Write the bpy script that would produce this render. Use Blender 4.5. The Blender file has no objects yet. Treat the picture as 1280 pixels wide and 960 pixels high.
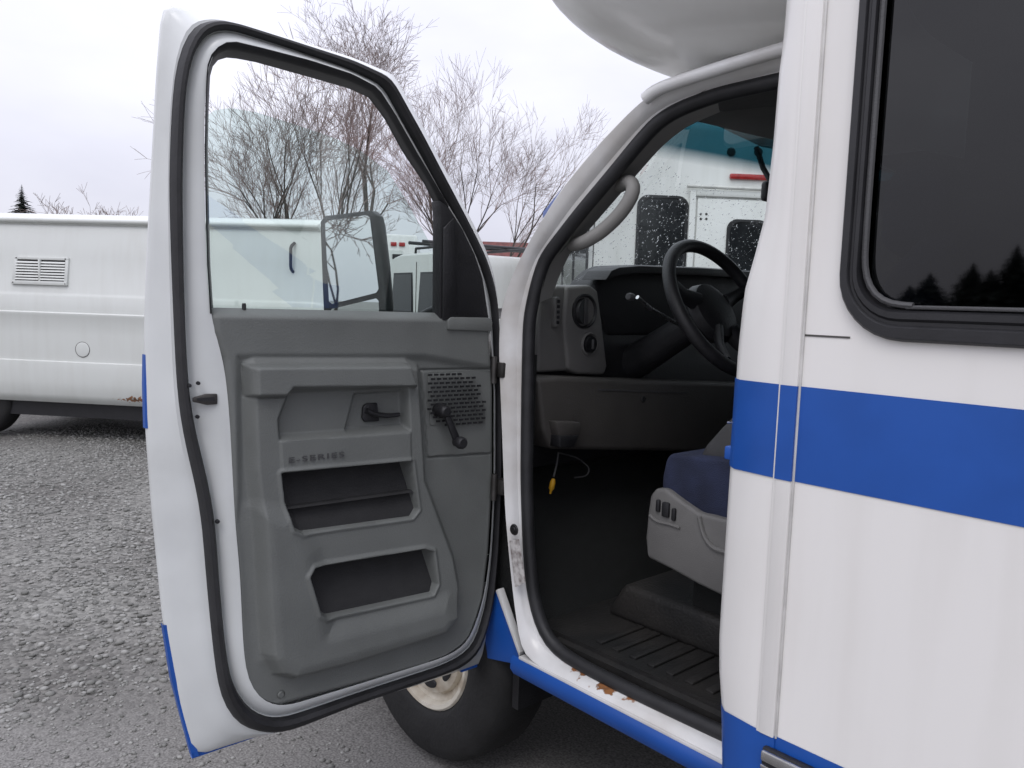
import bpy, bmesh, math, random
import numpy as np
from mathutils import Vector, Matrix
random.seed(7); np.random.seed(7)
rad = math.radians
SC = bpy.context.scene
COL = SC.collection

# ------------------------------------------------------------------ camera
F, H = 1000.0, 1.41                       # focal length in photo pixels, eye height
YAW, PITCH, ROLL = rad(42.1), math.atan(.1), rad(1.9)
fh = Vector((-math.cos(YAW), math.sin(YAW), 0)); rh = Vector((math.sin(YAW), math.cos(YAW), 0)); ez = Vector((0, 0, 1))
cf = fh*math.cos(PITCH) - ez*math.sin(PITCH); cu0 = ez*math.cos(PITCH) + fh*math.sin(PITCH)
cr = rh*math.cos(ROLL) + cu0*math.sin(ROLL); cu = cu0*math.cos(ROLL) - rh*math.sin(ROLL)
O = Vector((0, 0, H))
cam = bpy.data.cameras.new('camera'); camo = bpy.data.objects.new('camera', cam); COL.objects.link(camo)
cam.sensor_width = 36; cam.lens = 36*F/1280; cam.clip_start = .02; cam.clip_end = 800
camo.matrix_world = Matrix(((cr.x, cu.x, -cf.x, O.x), (cr.y, cu.y, -cf.y, O.y), (cr.z, cu.z, -cf.z, O.z), (0, 0, 0, 1)))
SC.camera = camo
# ------------------------------------------------------------------ overcast sky
W = bpy.data.worlds.new('World'); SC.world = W; W.use_nodes = True
nt = W.node_tree; nt.nodes.clear()
def wn(t, **k):
    n = nt.nodes.new(t)
    for a, b in k.items(): setattr(n, a, b)
    return n
wo = wn('ShaderNodeOutputWorld'); bg = wn('ShaderNodeBackground'); bg.inputs['Strength'].default_value = .1
sky = wn('ShaderNodeTexSky'); sky.sky_type = 'NISHITA'; sky.sun_disc = False
sky.sun_elevation = rad(48); sky.sun_rotation = rad(200); sky.dust_density = 4
tc = wn('ShaderNodeTexCoord'); no = wn('ShaderNodeTexNoise'); no.inputs['Scale'].default_value = 2.2; no.inputs['Detail'].default_value = 5
mp = wn('ShaderNodeMapping'); mp.inputs['Scale'].default_value = (1, 1, 2.6)
rp = wn('ShaderNodeValToRGB'); rp.color_ramp.elements[0].position = .32; rp.color_ramp.elements[1].position = .68
rp.color_ramp.elements[0].color = (7.25, 7.3, 8.5, 1); rp.color_ramp.elements[1].color = (8.9, 8.95, 10.0, 1)
sx = wn('ShaderNodeSeparateXYZ'); mr = wn('ShaderNodeMapRange')       # overcast sky: brighter towards the zenith
mr.inputs['From Min'].default_value = 0; mr.inputs['From Max'].default_value = 1; mr.inputs['To Min'].default_value = .76; mr.inputs['To Max'].default_value = 2.0
mul = wn('ShaderNodeVectorMath', operation='SCALE')
mix = wn('ShaderNodeMix', data_type='RGBA'); mix.inputs[0].default_value = .93
L = nt.links.new
L(tc.outputs['Generated'], mp.inputs['Vector']); L(mp.outputs[0], no.inputs['Vector']); L(no.outputs['Fac'], rp.inputs[0])
L(tc.outputs['Generated'], sx.inputs[0]); L(sx.outputs['Z'], mr.inputs['Value'])
L(rp.outputs[0], mul.inputs[0]); L(mr.outputs[0], mul.inputs['Scale'])
L(sky.outputs[0], mix.inputs[6]); L(mul.outputs[0], mix.inputs[7]); L(mix.outputs[2], bg.inputs[0]); L(bg.outputs[0], wo.inputs[0])
sun = bpy.data.lights.new('sun', 'SUN'); sun.energy = .6; sun.angle = rad(25); sun.color = (1, .97, .93)
suno = bpy.data.objects.new('sun', sun); COL.objects.link(suno)
suno.rotation_euler = Vector((-.35, .55, -.8)).to_track_quat('-Z', 'Y').to_euler()
vs = SC.view_settings; vs.view_transform = 'Standard'; vs.look = 'None'; vs.exposure = .25; vs.gamma = 1
SC.cycles.max_bounces = 8; SC.cycles.transparent_max_bounces = 24

# ------------------------------------------------------------------ places: the photograph's rays meet real planes
def ray(x, y): return cf + cr*((x-640)/F) - cu*((y-480)/F)
def onY(x, y, Y): d = ray(x, y); return O + d*(Y/d.y)
def onX(x, y, X): d = ray(x, y); return O + d*(X/d.x)
def onZ(x, y, Z): d = ray(x, y); return O + d*((Z-H)/d.z)
def CR(r, f, z=0): p = rh*r + fh*f; return Vector((p.x, p.y, z))
def tum(z): return 0 if z < 1.3 else .075*((z-1.3)/.65)**1.4        # the cab side leans in above the belt
HG = Vector((-1.578, 1.37, 0)); DU = Vector((-.097, -.9953, 0)); DN = Vector((.9953, -.097, 0))
def D(u, v, w): p = HG + DU*u + DN*(w+tum(v)); return Vector((p.x, p.y, v))
def duv(x, y, w):
    v = 1.3
    for _ in range(5):
        d = ray(x, y); t = ((HG + DN*(w+tum(v)) - O).dot(DN))/d.dot(DN); p = O + d*t; v = p.z
    return (p-HG).dot(DU), v
def dpx(x, y, w): u, v = duv(x, y, w); return D(u, v, w)
def cpx(x, y, dy=0):
    z = 1.3
    for _ in range(5): p = onY(x, y, 1.37+tum(z)+dy); z = p.z
    return p

# ------------------------------------------------------------------ materials
def mat(name, col, rough=.5, metal=0, var=.08, scale=6, bump=0, bscale=60, coat=0, col2=None, spec=.5, detail=6):
    m = bpy.data.materials.new(name); m.use_nodes = True; n = m.node_tree; b = n.nodes['Principled BSDF']
    b.inputs['Roughness'].default_value = rough; b.inputs['Metallic'].default_value = metal
    b.inputs['Coat Weight'].default_value = coat; b.inputs['Coat Roughness'].default_value = .08
    b.inputs['Specular IOR Level'].default_value = spec
    t = n.nodes.new('ShaderNodeTexCoord'); ns = n.nodes.new('ShaderNodeTexNoise'); ns.inputs['Scale'].default_value = scale; ns.inputs['Detail'].default_value = detail
    n.links.new(t.outputs['Object'], ns.inputs['Vector'])
    r = n.nodes.new('ShaderNodeValToRGB'); c2 = col2 or tuple(c*(1-var*2) for c in col)
    r.color_ramp.elements[0].position = .35; r.color_ramp.elements[1].position = .62
    r.color_ramp.elements[0].color = (*c2, 1); r.color_ramp.elements[1].color = (*col, 1)
    n.links.new(ns.outputs['Fac'], r.inputs[0]); n.links.new(r.outputs[0], b.inputs['Base Color'])
    rm = n.nodes.new('ShaderNodeMapRange'); rm.inputs['To Min'].default_value = max(0, rough-.08); rm.inputs['To Max'].default_value = min(1, rough+.1)
    n.links.new(ns.outputs['Fac'], rm.inputs['Value']); n.links.new(rm.outputs[0], b.inputs['Roughness'])
    if bump:
        n2 = n.nodes.new('ShaderNodeTexNoise'); n2.inputs['Scale'].default_value = bscale; n2.inputs['Detail'].default_value = 4
        n.links.new(t.outputs['Object'], n2.inputs['Vector'])
        bp = n.nodes.new('ShaderNodeBump'); bp.inputs['Strength'].default_value = bump; bp.inputs['Distance'].default_value = .004
        n.links.new(n2.outputs['Fac'], bp.inputs['Height']); n.links.new(bp.outputs[0], b.inputs['Normal'])
    return m
def glass(name, tint, rough=0, refl=1.0, body=None):
    m = bpy.data.materials.new(name); m.use_nodes = True; n = m.node_tree; n.nodes.clear()
    o = n.nodes.new('ShaderNodeOutputMaterial'); tr = n.nodes.new('ShaderNodeBsdfTransparent'); gl = n.nodes.new('ShaderNodeBsdfGlossy')
    tr.inputs[0].default_value = (*tint, 1); gl.inputs['Roughness'].default_value = rough; gl.inputs[0].default_value = (refl, refl, refl, 1)
    lw = n.nodes.new('ShaderNodeLayerWeight'); lw.inputs[0].default_value = .5; pw = n.nodes.new('ShaderNodeMath'); pw.operation = 'POWER'; pw.inputs[1].default_value = 5
    fr = n.nodes.new('ShaderNodeMapRange'); fr.inputs['To Min'].default_value = .075; fr.inputs['To Max'].default_value = 1      # two faces of a thin pane
    n.links.new(lw.outputs['Facing'], pw.inputs[0]); n.links.new(pw.outputs[0], fr.inputs['Value']); mx = n.nodes.new('ShaderNodeMixShader')
    n.links.new(fr.outputs[0], mx.inputs[0]); n.links.new(tr.outputs[0], mx.inputs[1]); n.links.new(gl.outputs[0], mx.inputs[2]); n.links.new(mx.outputs[0], o.inputs[0])
    return m, tr
def dirty_white(name, base, dirt, amount, streak=True, rough=.32, coat=.35):
    m = bpy.data.materials.new(name); m.use_nodes = True; n = m.node_tree; b = n.nodes['Principled BSDF']
    b.inputs['Roughness'].default_value = rough; b.inputs['Coat Weight'].default_value = coat; b.inputs['Coat Roughness'].default_value = .12
    t = n.nodes.new('ShaderNodeTexCoord'); mp = n.nodes.new('ShaderNodeMapping'); mp.inputs['Scale'].default_value = (9, 9, .8) if streak else (4, 4, 4)
    n1 = n.nodes.new('ShaderNodeTexNoise'); n1.inputs['Scale'].default_value = 1.6; n1.inputs['Detail'].default_value = 7
    n2 = n.nodes.new('ShaderNodeTexNoise'); n2.inputs['Scale'].default_value = 2.3; n2.inputs['Detail'].default_value = 8
    n.links.new(t.outputs['Object'], mp.inputs[0]); n.links.new(mp.outputs[0], n1.inputs['Vector']); n.links.new(t.outputs['Object'], n2.inputs['Vector'])
    mu = n.nodes.new('ShaderNodeMath'); mu.operation = 'MULTIPLY'; n.links.new(n1.outputs['Fac'], mu.inputs[0]); n.links.new(n2.outputs['Fac'], mu.inputs[1])
    r = n.nodes.new('ShaderNodeMapRange'); r.inputs['From Min'].default_value = .2; r.inputs['From Max'].default_value = .42; r.inputs['To Max'].default_value = amount
    n.links.new(mu.outputs[0], r.inputs['Value'])
    mx = n.nodes.new('ShaderNodeMix'); mx.data_type = 'RGBA'; mx.inputs[6].default_value = (*base, 1); mx.inputs[7].default_value = (*dirt, 1)
    n.links.new(r.outputs[0], mx.inputs[0]); n.links.new(mx.outputs[2], b.inputs['Base Color'])
    return m
M = {}
M['white'] = dirty_white('white_paint', (.78, .765, .735), (.6, .575, .53), .32)
M['jamb'] = dirty_white('jamb_paint', (.72, .72, .71), (.36, .32, .27), .6, False)
M['door'] = dirty_white('door_paint', (.64, .66, .65), (.44, .45, .43), .4, False)
n = M['door'].node_tree; t = n.nodes.new('ShaderNodeTexCoord'); ns = n.nodes.new('ShaderNodeTexNoise'); ns.inputs['Scale'].default_value = 5; ns.inputs['Detail'].default_value = 1; bp = n.nodes.new('ShaderNodeBump'); bp.inputs['Strength'].default_value = .5; bp.inputs['Distance'].default_value = .03
n.links.new(t.outputs['Object'], ns.inputs['Vector']); n.links.new(ns.outputs['Fac'], bp.inputs['Height']); n.links.new(bp.outputs[0], n.nodes['Principled BSDF'].inputs['Normal'])
M['gel'] = dirty_white('gelcoat', (.78, .78, .75), (.62, .62, .58), .3, False, .3, .3)
M['vanwhite'] = dirty_white('van_paint', (.62, .64, .61), (.5, .5, .46), .3)
M['buswhite'] = dirty_white('bus_paint', (.8, .8, .78), (.62, .62, .58), .4)
def rusty(m, c, sx_, sz_):
    n = m.node_tree; b = n.nodes['Principled BSDF']; old = b.inputs['Base Color'].links[0].from_socket
    t = n.nodes.new('ShaderNodeTexCoord'); mp = n.nodes.new('ShaderNodeMapping'); mp.inputs['Location'].default_value = (-c[0]/sx_, -c[1]/.2, -c[2]/sz_); mp.inputs['Scale'].default_value = (1/sx_, 5, 1/sz_)
    ln = n.nodes.new('ShaderNodeVectorMath'); ln.operation = 'LENGTH'; ns = n.nodes.new('ShaderNodeTexNoise'); ns.inputs['Scale'].default_value = 38; ns.inputs['Detail'].default_value = 7
    n.links.new(t.outputs['Object'], mp.inputs[0]); n.links.new(mp.outputs[0], ln.inputs[0]); n.links.new(t.outputs['Object'], ns.inputs['Vector'])
    ma = n.nodes.new('ShaderNodeMath'); ma.operation = 'MULTIPLY_ADD'; ma.inputs[1].default_value = -.34; n.links.new(ln.outputs['Value'], ma.inputs[0]); n.links.new(ns.outputs['Fac'], ma.inputs[2])
    r = n.nodes.new('ShaderNodeMapRange'); r.inputs['From Min'].default_value = .30; r.inputs['From Max'].default_value = .36; n.links.new(ma.outputs[0], r.inputs['Value'])
    rc = n.nodes.new('ShaderNodeValToRGB'); rc.color_ramp.elements[0].color = (.03, .016, .01, 1); rc.color_ramp.elements[1].color = (.28, .12, .045, 1); rc.color_ramp.elements[0].position = .4; rc.color_ramp.elements[1].position = .62
    n.links.new(ns.outputs['Fac'], rc.inputs[0]); mx = n.nodes.new('ShaderNodeMix'); mx.data_type = 'RGBA'
    n.links.new(r.outputs[0], mx.inputs[0]); n.links.new(old, mx.inputs[6]); n.links.new(rc.outputs[0], mx.inputs[7]); n.links.new(mx.outputs[2], b.inputs['Base Color'])
rusty(M['jamb'], (-1.20, 1.39, .525), .13, .022)
M['blue'] = mat('blue_vinyl', (.008, .078, .36), .42, var=.06, scale=9, coat=.04)
M['rubber'] = mat('black_rubber', (.018, .018, .02), .55, var=.2, scale=20, bump=.2, bscale=90)
M['black'] = mat('black_plastic', (.014, .014, .016), .5, var=.15, scale=15, bump=.3, bscale=200)
M['framebk'] = mat('black_window_frame', (.016, .016, .018), .4, var=.15, scale=15, bump=.06, bscale=200)
M['handle'] = mat('light_grey_trim', (.27, .265, .25), .55, var=.05, scale=9, bump=.2, bscale=380)
M['grey'] = mat('grey_plastic', (.150, .158, .150), .55, var=.07, scale=5, bump=.28, bscale=300, spec=.4, detail=12)
M['grey2'] = mat('grey_trim', (.155, .152, .146), .55, var=.06, scale=9, bump=.3, bscale=380)
M['brown'] = mat('taupe_plastic', (.055, .051, .047), .6, var=.06, scale=9, bump=.3, bscale=380)
M['dgrey'] = mat('dark_grey_plastic', (.07, .07, .072), .55, var=.1, scale=9, bump=.3, bscale=380)
M['alu'] = mat('bright_aluminium', (.62, .62, .62), .25, 1, var=.05, scale=30)
M['liner'] = mat('pocket_liner', (.022, .022, .023), .8, var=.15, scale=20, bump=.3, bscale=300)  # near-black colour stands in for shade inside the door pockets
M['steel'] = mat('dark_steel', (.10, .095, .09), .45, .8, var=.2, scale=30)
M['rust'] = mat('rust', (.16, .065, .025), .9, var=.3, scale=30, bump=.6, col2=(.05, .025, .015))
M['carpet'] = mat('black_carpet', (.007, .008, .0075), .95, var=.2, scale=30, bump=.8, bscale=300)
M['mat'] = mat('floor_mat', (.008, .008, .0078), .6, var=.25, scale=7, bump=.5, bscale=120, col2=(.022, .020, .018))
M['fabric'] = mat('navy_fabric', (.026, .034, .075), .95, var=.2, scale=14, bump=.8, bscale=350)
M['headliner'] = mat('headliner', (.09, .087, .085), .95, var=.05, scale=30, bump=.4, bscale=300)
M['red'] = mat('red_lens', (.42, .02, .02), .2, var=.15, scale=30, coat=.5)
M['yellow'] = mat('yellow_plastic', (.62, .33, .02), .4, var=.08)
M['rim'] = mat('cream_wheel_paint', (.66, .62, .52), .4, var=.12, scale=14, col2=(.4, .33, .24))
M['tyre'] = mat('tyre_rubber', (.012, .012, .012), .75, var=.25, scale=12, bump=.5, bscale=80)
M['mirror'] = mat('mirror_silver', (.82, .85, .85), .02, 1, var=.0)
M['mirror'].node_tree.nodes['Principled BSDF'].inputs['Roughness'].default_value = .015
for l in list(M['mirror'].node_tree.links):
    if l.to_socket.name == 'Roughness': M['mirror'].node_tree.links.remove(l)
M['bark'] = mat('bark', (.075, .062, .052), .9, var=.2, scale=3)
M['twig'] = mat('twig_bark', (.25, .18, .165), .9, var=.2, scale=.5, col2=(.17, .14, .125))
M['needle'] = mat('needles', (.022, .034, .026), .8, var=.25, scale=2)
M['roofred'] = mat('red_shingle', (.15, .05, .045), .9, var=.2, scale=5)
M['siding'] = mat('pale_siding', (.6, .58, .54), .8, var=.05)
M['darkpane'] = mat('dark_pane', (.012, .014, .016), .06, var=.1)
M['seam'] = mat('seam_shadow_gap', (.09, .085, .08), .8, var=.2, scale=20)
M['sealant'] = mat('sealant', (.66, .65, .62), .6, var=.15, scale=12)
M['doorglass'], _ = glass('green_door_glass', (.895, .95, .93))
M['cabglass'], wsn = glass('windshield_glass', (.86, .93, .90))
M['bodyglass'], _ = glass('dark_body_glass', (.075, .08, .085), rough=.025, refl=.6)
M['vanglass'], _ = glass('van_glass', (.12, .15, .15))
# the windshield carries a teal sun band along its upper edge
n = M['cabglass'].node_tree; t = n.nodes.new('ShaderNodeAttribute'); t.attribute_name = 'band'; r = n.nodes.new('ShaderNodeValToRGB'); mrr = n.nodes.new('ShaderNodeMapRange'); mrr.inputs['From Min'].default_value = .80; mrr.inputs['From Max'].default_value = .93
n.links.new(t.outputs['Fac'], mrr.inputs['Value']); n.links.new(mrr.outputs[0], r.inputs[0])
r.color_ramp.elements[0].color = (.86, .93, .90, 1); r.color_ramp.elements[0].position = .22; r.color_ramp.elements[1].color = (.02, .10, .13, 1); r.color_ramp.elements[1].position = .62
n.links.new(r.outputs[0], wsn.inputs[0])
wd = bpy.data.materials.new('raindrop_water'); wd.use_nodes = True; b = wd.node_tree.nodes['Principled BSDF']
b.inputs['Transmission Weight'].default_value = 1; b.inputs['IOR'].default_value = 1.33; b.inputs['Roughness'].default_value = .02; M['drop'] = wd
# gravel ground
g = bpy.data.materials.new('gravel_ground'); g.use_nodes = True; n = g.node_tree; b = n.nodes['Principled BSDF']
t = n.nodes.new('ShaderNodeTexCoord'); vo = n.nodes.new('ShaderNodeTexVoronoi'); vo.inputs['Scale'].default_value = 55; n1 = n.nodes.new('ShaderNodeTexNoise'); n1.inputs['Scale'].default_value = .9; n1.inputs['Detail'].default_value = 9
n.links.new(t.outputs['Object'], vo.inputs['Vector']); n.links.new(t.outputs['Object'], n1.inputs['Vector'])
r1 = n.nodes.new('ShaderNodeValToRGB'); r1.color_ramp.elements[0].color = (.10, .099, .09, 1); r1.color_ramp.elements[1].color = (.26, .257, .236, 1)
sv = n.nodes.new('ShaderNodeSeparateColor'); n.links.new(vo.outputs['Color'], sv.inputs[0]); n.links.new(sv.outputs[0], r1.inputs[0])
r2 = n.nodes.new('ShaderNodeValToRGB'); r2.color_ramp.elements[0].position = .36; r2.color_ramp.elements[1].position = .62; r2.color_ramp.elements[0].color = (.62, .60, .60, 1); r2.color_ramp.elements[1].color = (1, 1, 1, 1)
n.links.new(n1.outputs['Fac'], r2.inputs[0]); mm = n.nodes.new('ShaderNodeMix'); mm.data_type = 'RGBA'; mm.blend_type = 'MULTIPLY'; mm.inputs[0].default_value = 1
n.links.new(r1.outputs[0], mm.inputs[6]); n.links.new(r2.outputs[0], mm.inputs[7]); n.links.new(mm.outputs[2], b.inputs['Base Color']); b.inputs['Roughness'].default_value = .85
bp = n.nodes.new('ShaderNodeBump'); bp.inputs['Strength'].default_value = .8; bp.inputs['Distance'].default_value = .012; bp.invert = True
sg = n.nodes.new('ShaderNodeSeparateXYZ'); n.links.new(t.outputs['Object'], sg.inputs[0]); ad = n.nodes.new('ShaderNodeMath'); ad.operation = 'MULTIPLY_ADD'; ad.inputs[1].default_value = 2.6
n.links.new(n1.outputs['Fac'], ad.inputs[0]); n.links.new(sg.outputs['X'], ad.inputs[2]); pk = n.nodes.new('ShaderNodeMapRange'); pk.inputs['From Min'].default_value = -2.3; pk.inputs['From Max'].default_value = -1.2; pk.inputs['To Min'].default_value = .8; pk.inputs['To Max'].default_value = .15
n.links.new(ad.outputs[0], pk.inputs['Value']); n.links.new(pk.outputs[0], bp.inputs['Strength'])
fl = n.nodes.new('ShaderNodeTexNoise'); fl.inputs['Scale'].default_value = 140; fl.inputs['Detail'].default_value = 5; n.links.new(t.outputs['Object'], fl.inputs['Vector'])
rf = n.nodes.new('ShaderNodeValToRGB'); rf.color_ramp.elements[0].position = .35; rf.color_ramp.elements[1].position = .66; rf.color_ramp.elements[0].color = (.10, .096, .09, 1); rf.color_ramp.elements[1].color = (.235, .228, .215, 1); n.links.new(fl.outputs['Fac'], rf.inputs[0])
pm = n.nodes.new('ShaderNodeMix'); pm.data_type = 'RGBA'; inv = n.nodes.new('ShaderNodeMapRange'); inv.inputs['From Min'].default_value = .8; inv.inputs['From Max'].default_value = .15
n.links.new(pk.outputs[0], inv.inputs['Value']); n.links.new(inv.outputs[0], pm.inputs[0]); n.links.new(mm.outputs[2], pm.inputs[6]); n.links.new(rf.outputs[0], pm.inputs[7]); n.links.new(pm.outputs[2], b.inputs['Base Color'])
n.links.new(vo.outputs['Distance'], bp.inputs['Height']); n.links.new(bp.outputs[0], b.inputs['Normal']); M['ground'] = g
def stonemat(name, a, c):
    m = bpy.data.materials.new(name); m.use_nodes = True; n = m.node_tree; b = n.nodes['Principled BSDF']; b.inputs['Roughness'].default_value = .8
    ge = n.nodes.new('ShaderNodeNewGeometry'); r = n.nodes.new('ShaderNodeValToRGB'); r.color_ramp.elements[0].color = (*a, 1); r.color_ramp.elements[1].color = (*c, 1)
    n.links.new(ge.outputs['Random Per Island'], r.inputs[0]); n.links.new(r.outputs[0], b.inputs['Base Color']); return m
M['stone'] = stonemat('gravel_stone', (.11, .11, .10), (.30, .298, .28))

# ------------------------------------------------------------------ mesh helpers
LOC = {}
def put(name, v, f, m, parent=None, smooth=True, angle=40):
    me = bpy.data.meshes.new(name); me.from_pydata([tuple(p) for p in v], [], f)
    bm = bmesh.new(); bm.from_mesh(me); bmesh.ops.remove_doubles(bm, verts=bm.verts, dist=1e-5); bmesh.ops.recalc_face_normals(bm, faces=bm.faces); bm.to_mesh(me); bm.free()
    return fin(name, me, m, parent, smooth, angle)
def fin(name, me, m, parent=None, smooth=True, angle=40):
    me.materials.append(M[m] if isinstance(m, str) else m)
    if smooth:
        for p in me.polygons: p.use_smooth = True
        me.set_sharp_from_angle(angle=rad(angle))
    o = bpy.data.objects.new(name, me); COL.objects.link(o)
    if parent:
        o.parent = parent
        if parent.name in LOC: o.matrix_parent_inverse = Matrix.Translation(-LOC[parent.name])
    return o
def thing(name, label, cat, loc, group=None):
    o = bpy.data.objects.new(name, None); COL.objects.link(o); o.empty_display_size = .2
    o.location = loc; LOC[o.name] = Vector(loc); o['label'] = label; o['category'] = cat
    if group: o['group'] = group
    return o
def joinm(parts):
    V, Fc = [], []
    for v, f in parts:
        k = len(V); V += list(v); Fc += [tuple(i+k for i in q) for q in f]
    return V, Fc
def loft(rings, closed=False, capa=False, capb=False):
    n = len(rings[0]); v = [p for r in rings for p in r]; f = []
    for i in range(len(rings)-1):
        for j in range(n if closed else n-1):
            k = (j+1) % n; f.append((i*n+j, i*n+k, (i+1)*n+k, (i+1)*n+j))
    if capa: f.append(tuple(range(n)))
    if capb: f.append(tuple(range((len(rings)-1)*n, len(rings)*n)))
    return v, f
def tube(path, r, n=10, caps=True, squash=None):
    path = [Vector(p) for p in path]; rs = r if isinstance(r, (list, tuple)) else [r]*len(path); rings = []; up = None
    for i, p in enumerate(path):
        t = (path[min(i+1, len(path)-1)] - path[max(i-1, 0)]).normalized()
        a = (up if up is not None else (Vector((0, 0, 1)) if abs(t.z) < .9 else Vector((1, 0, 0))))
        b = (a - t*a.dot(t)).normalized(); up = b; c = t.cross(b)
        s1, s2 = squash or (1, 1)
        rings.append([p + (b*math.cos(k*2*math.pi/n)*s1 + c*math.sin(k*2*math.pi/n)*s2)*rs[i] for k in range(n)])
    return loft(rings, True, caps, caps)
def box(a, b, bev=0, seg=2):
    bm = bmesh.new(); bmesh.ops.create_cube(bm, size=1)
    a, b = Vector(a), Vector(b); c = (a+b)/2; s = b-a
    for v in bm.verts: v.co = Vector((c.x+v.co.x*s.x, c.y+v.co.y*s.y, c.z+v.co.z*s.z))
    if bev: bmesh.ops.bevel(bm, geom=bm.edges[:], offset=bev, segments=seg, affect='EDGES', profile=.5)
    bm.verts.ensure_lookup_table(); r = [v.co.copy() for v in bm.verts], [tuple(v.index for v in f.verts) for f in bm.faces]; bm.free(); return r
def prism(poly, vec, bev=0, seg=2):
    """solid from a polygon (points) pushed along vec"""
    bm = bmesh.new(); vec = Vector(vec); a = [bm.verts.new(p) for p in poly]; b = [bm.verts.new(Vector(p)+vec) for p in poly]; n = len(poly)
    bm.faces.new(a); bm.faces.new(b[::-1])
    for i in range(n): bm.faces.new((a[i], b[i], b[(i+1) % n], a[(i+1) % n]))
    bmesh.ops.recalc_face_normals(bm, faces=bm.faces)
    if bev: bmesh.ops.bevel(bm, geom=bm.edges[:], offset=bev, segments=seg, affect='EDGES', profile=.5, clamp_overlap=True)
    big = [f for f in bm.faces if len(f.verts) > 4]
    if big: bmesh.ops.triangulate(bm, faces=big)
    bm.verts.index_update(); r = [v.co.copy() for v in bm.verts], [tuple(v.index for v in f.verts) for f in bm.faces]; bm.free(); return r
def lathe(prof, c, ax, n=32):
    """prof: (radius, height along ax)"""
    ax = Vector(ax).normalized(); e = ax.orthogonal().normalized(); g = ax.cross(e); c = Vector(c)
    rings = [[c + ax*h + (e*math.cos(k*2*math.pi/n)+g*math.sin(k*2*math.pi/n))*r for k in range(n)] for r, h in prof]
    return loft(rings, True)
def xf(part, m): return [m @ Vector(p) for p in part[0]], part[1]
def resamp(path, n, closed=False, sm=0):
    p = [Vector(q) for q in path]
    if closed: p = p + [p[0]]
    d = [0]
    for a, b in zip(p, p[1:]): d.append(d[-1]+(b-a).length)
    out = []; m = n if closed else n-1; j = 0
    for i in range(n):
        s = d[-1]*i/m
        while j < len(d)-2 and d[j+1] < s: j += 1
        q = (s-d[j])/max(1e-9, d[j+1]-d[j]); out.append(p[j].lerp(p[j+1], min(1, max(0, q))))
    for _ in range(sm):
        out = [((out[i-1]+out[i]*2+out[(i+1) % n])/4 if closed or 0 < i < n-1 else out[i]) for i in range(n)]
    return out
def rrect(x0, x1, z0, z1, r, n=8):
    o = []
    for cx, cz, a in ((x1-r, z1-r, 0), (x0+r, z1-r, 90), (x0+r, z0+r, 180), (x1-r, z0+r, 270)):
        for k in range(n+1): t = rad(a+90*k/n); o.append((cx+r*math.cos(t), cz+r*math.sin(t)))
    return o
def ico(n):
    bm = bmesh.new(); bmesh.ops.create_icosphere(bm, subdivisions=n, radius=1); r = np.array([v.co[:] for v in bm.verts]), np.array([[v.index for v in f.verts] for f in bm.faces]); bm.free(); return r
def blobs(name, pts, scl, rot, m, parent=None, sub=1, jit=0., smooth=True):
    """many small closed lumps in one mesh"""
    V, Fc = ico(sub); N = len(pts); nv = len(V)
    vv = V[None]*np.ones((N, 1, 1)) * (1+jit*np.random.randn(N, nv, 1)); vv = vv*np.array(scl)[:, None, :]
    vv = np.einsum('nij,nvj->nvi', np.array(rot), vv) + np.array(pts)[:, None, :]
    ff = (Fc[None]+np.arange(N)[:, None, None]*nv).reshape(-1)
    me = bpy.data.meshes.new(name); me.vertices.add(N*nv); me.vertices.foreach_set('co', vv.reshape(-1)); nf = N*len(Fc)
    me.loops.add(nf*3); me.loops.foreach_set('vertex_index', ff); me.polygons.add(nf); me.polygons.foreach_set('loop_start', np.arange(nf)*3); me.update(calc_edges=True); me.validate()
    return fin(name, me, m, parent, smooth, 80)
def zrot(N):
    a = np.random.rand(N)*2*np.pi; R = np.zeros((N, 3, 3)); R[:, 0, 0] = np.cos(a); R[:, 0, 1] = -np.sin(a); R[:, 1, 0] = np.sin(a); R[:, 1, 1] = np.cos(a); R[:, 2, 2] = 1; return R

# ================================================================== GROUND
def gz(x, y): return .012*math.sin(x*.9+.4)*math.sin(y*1.1)+.006*math.sin(x*2.3-y*1.7)
xs = sorted(set([-300, -120, -60, -30, -16] + [round(-12+.3*i, 2) for i in range(54)] + [8, 16, 40, 120, 300])); ys = sorted(set([-300, -120, -50, -20] + [round(-8+.4*i, 2) for i in range(48)] + [18, 40, 120, 300]))
v = [(x, y, gz(x, y) if abs(x) < 12 and abs(y) < 11 else 0) for x in xs for y in ys]; ny = len(ys)
f = [(i*ny+j, (i+1)*ny+j, (i+1)*ny+j+1, i*ny+j+1) for i in range(len(xs)-1) for j in range(ny-1)]
o = put('ground', v, f, 'ground'); o['kind'] = 'structure'; o['label'] = 'grey gravel lot under the vehicles'
def gravel(name, n, x0, x1, y0, y1, lo, hi, lab):
    x = np.random.uniform(x0, x1, n); y = np.random.uniform(y0, y1, n)
    keep = (np.sin(x*1.7+y*.6)+np.sin(y*2.9-x*.8)+np.random.randn(n)*.9) > -1.1; x, y = x[keep], y[keep]; n = len(x)
    z = .012*np.sin(x*.9+.4)*np.sin(y*1.1)+.006*np.sin(x*2.3-y*1.7); s = lo*(hi/lo)**(np.random.rand(n)**1.8)
    scl = np.stack([s, s*np.random.uniform(.55, .95, n), s*np.random.uniform(.35, .6, n)], 1)
    o = blobs(name, np.stack([x, y, z+scl[:, 2]*.35], 1), scl, zrot(n), 'stone', None, 1, .2, False); o['kind'] = 'stuff'; o['label'] = lab; o['category'] = 'gravel'
gravel('gravel_stones', 27000, -9.2, -2.9, -.7, 2.6, .006, .02, 'loose grey gravel stones scattered over the lot beside the open door')
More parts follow.
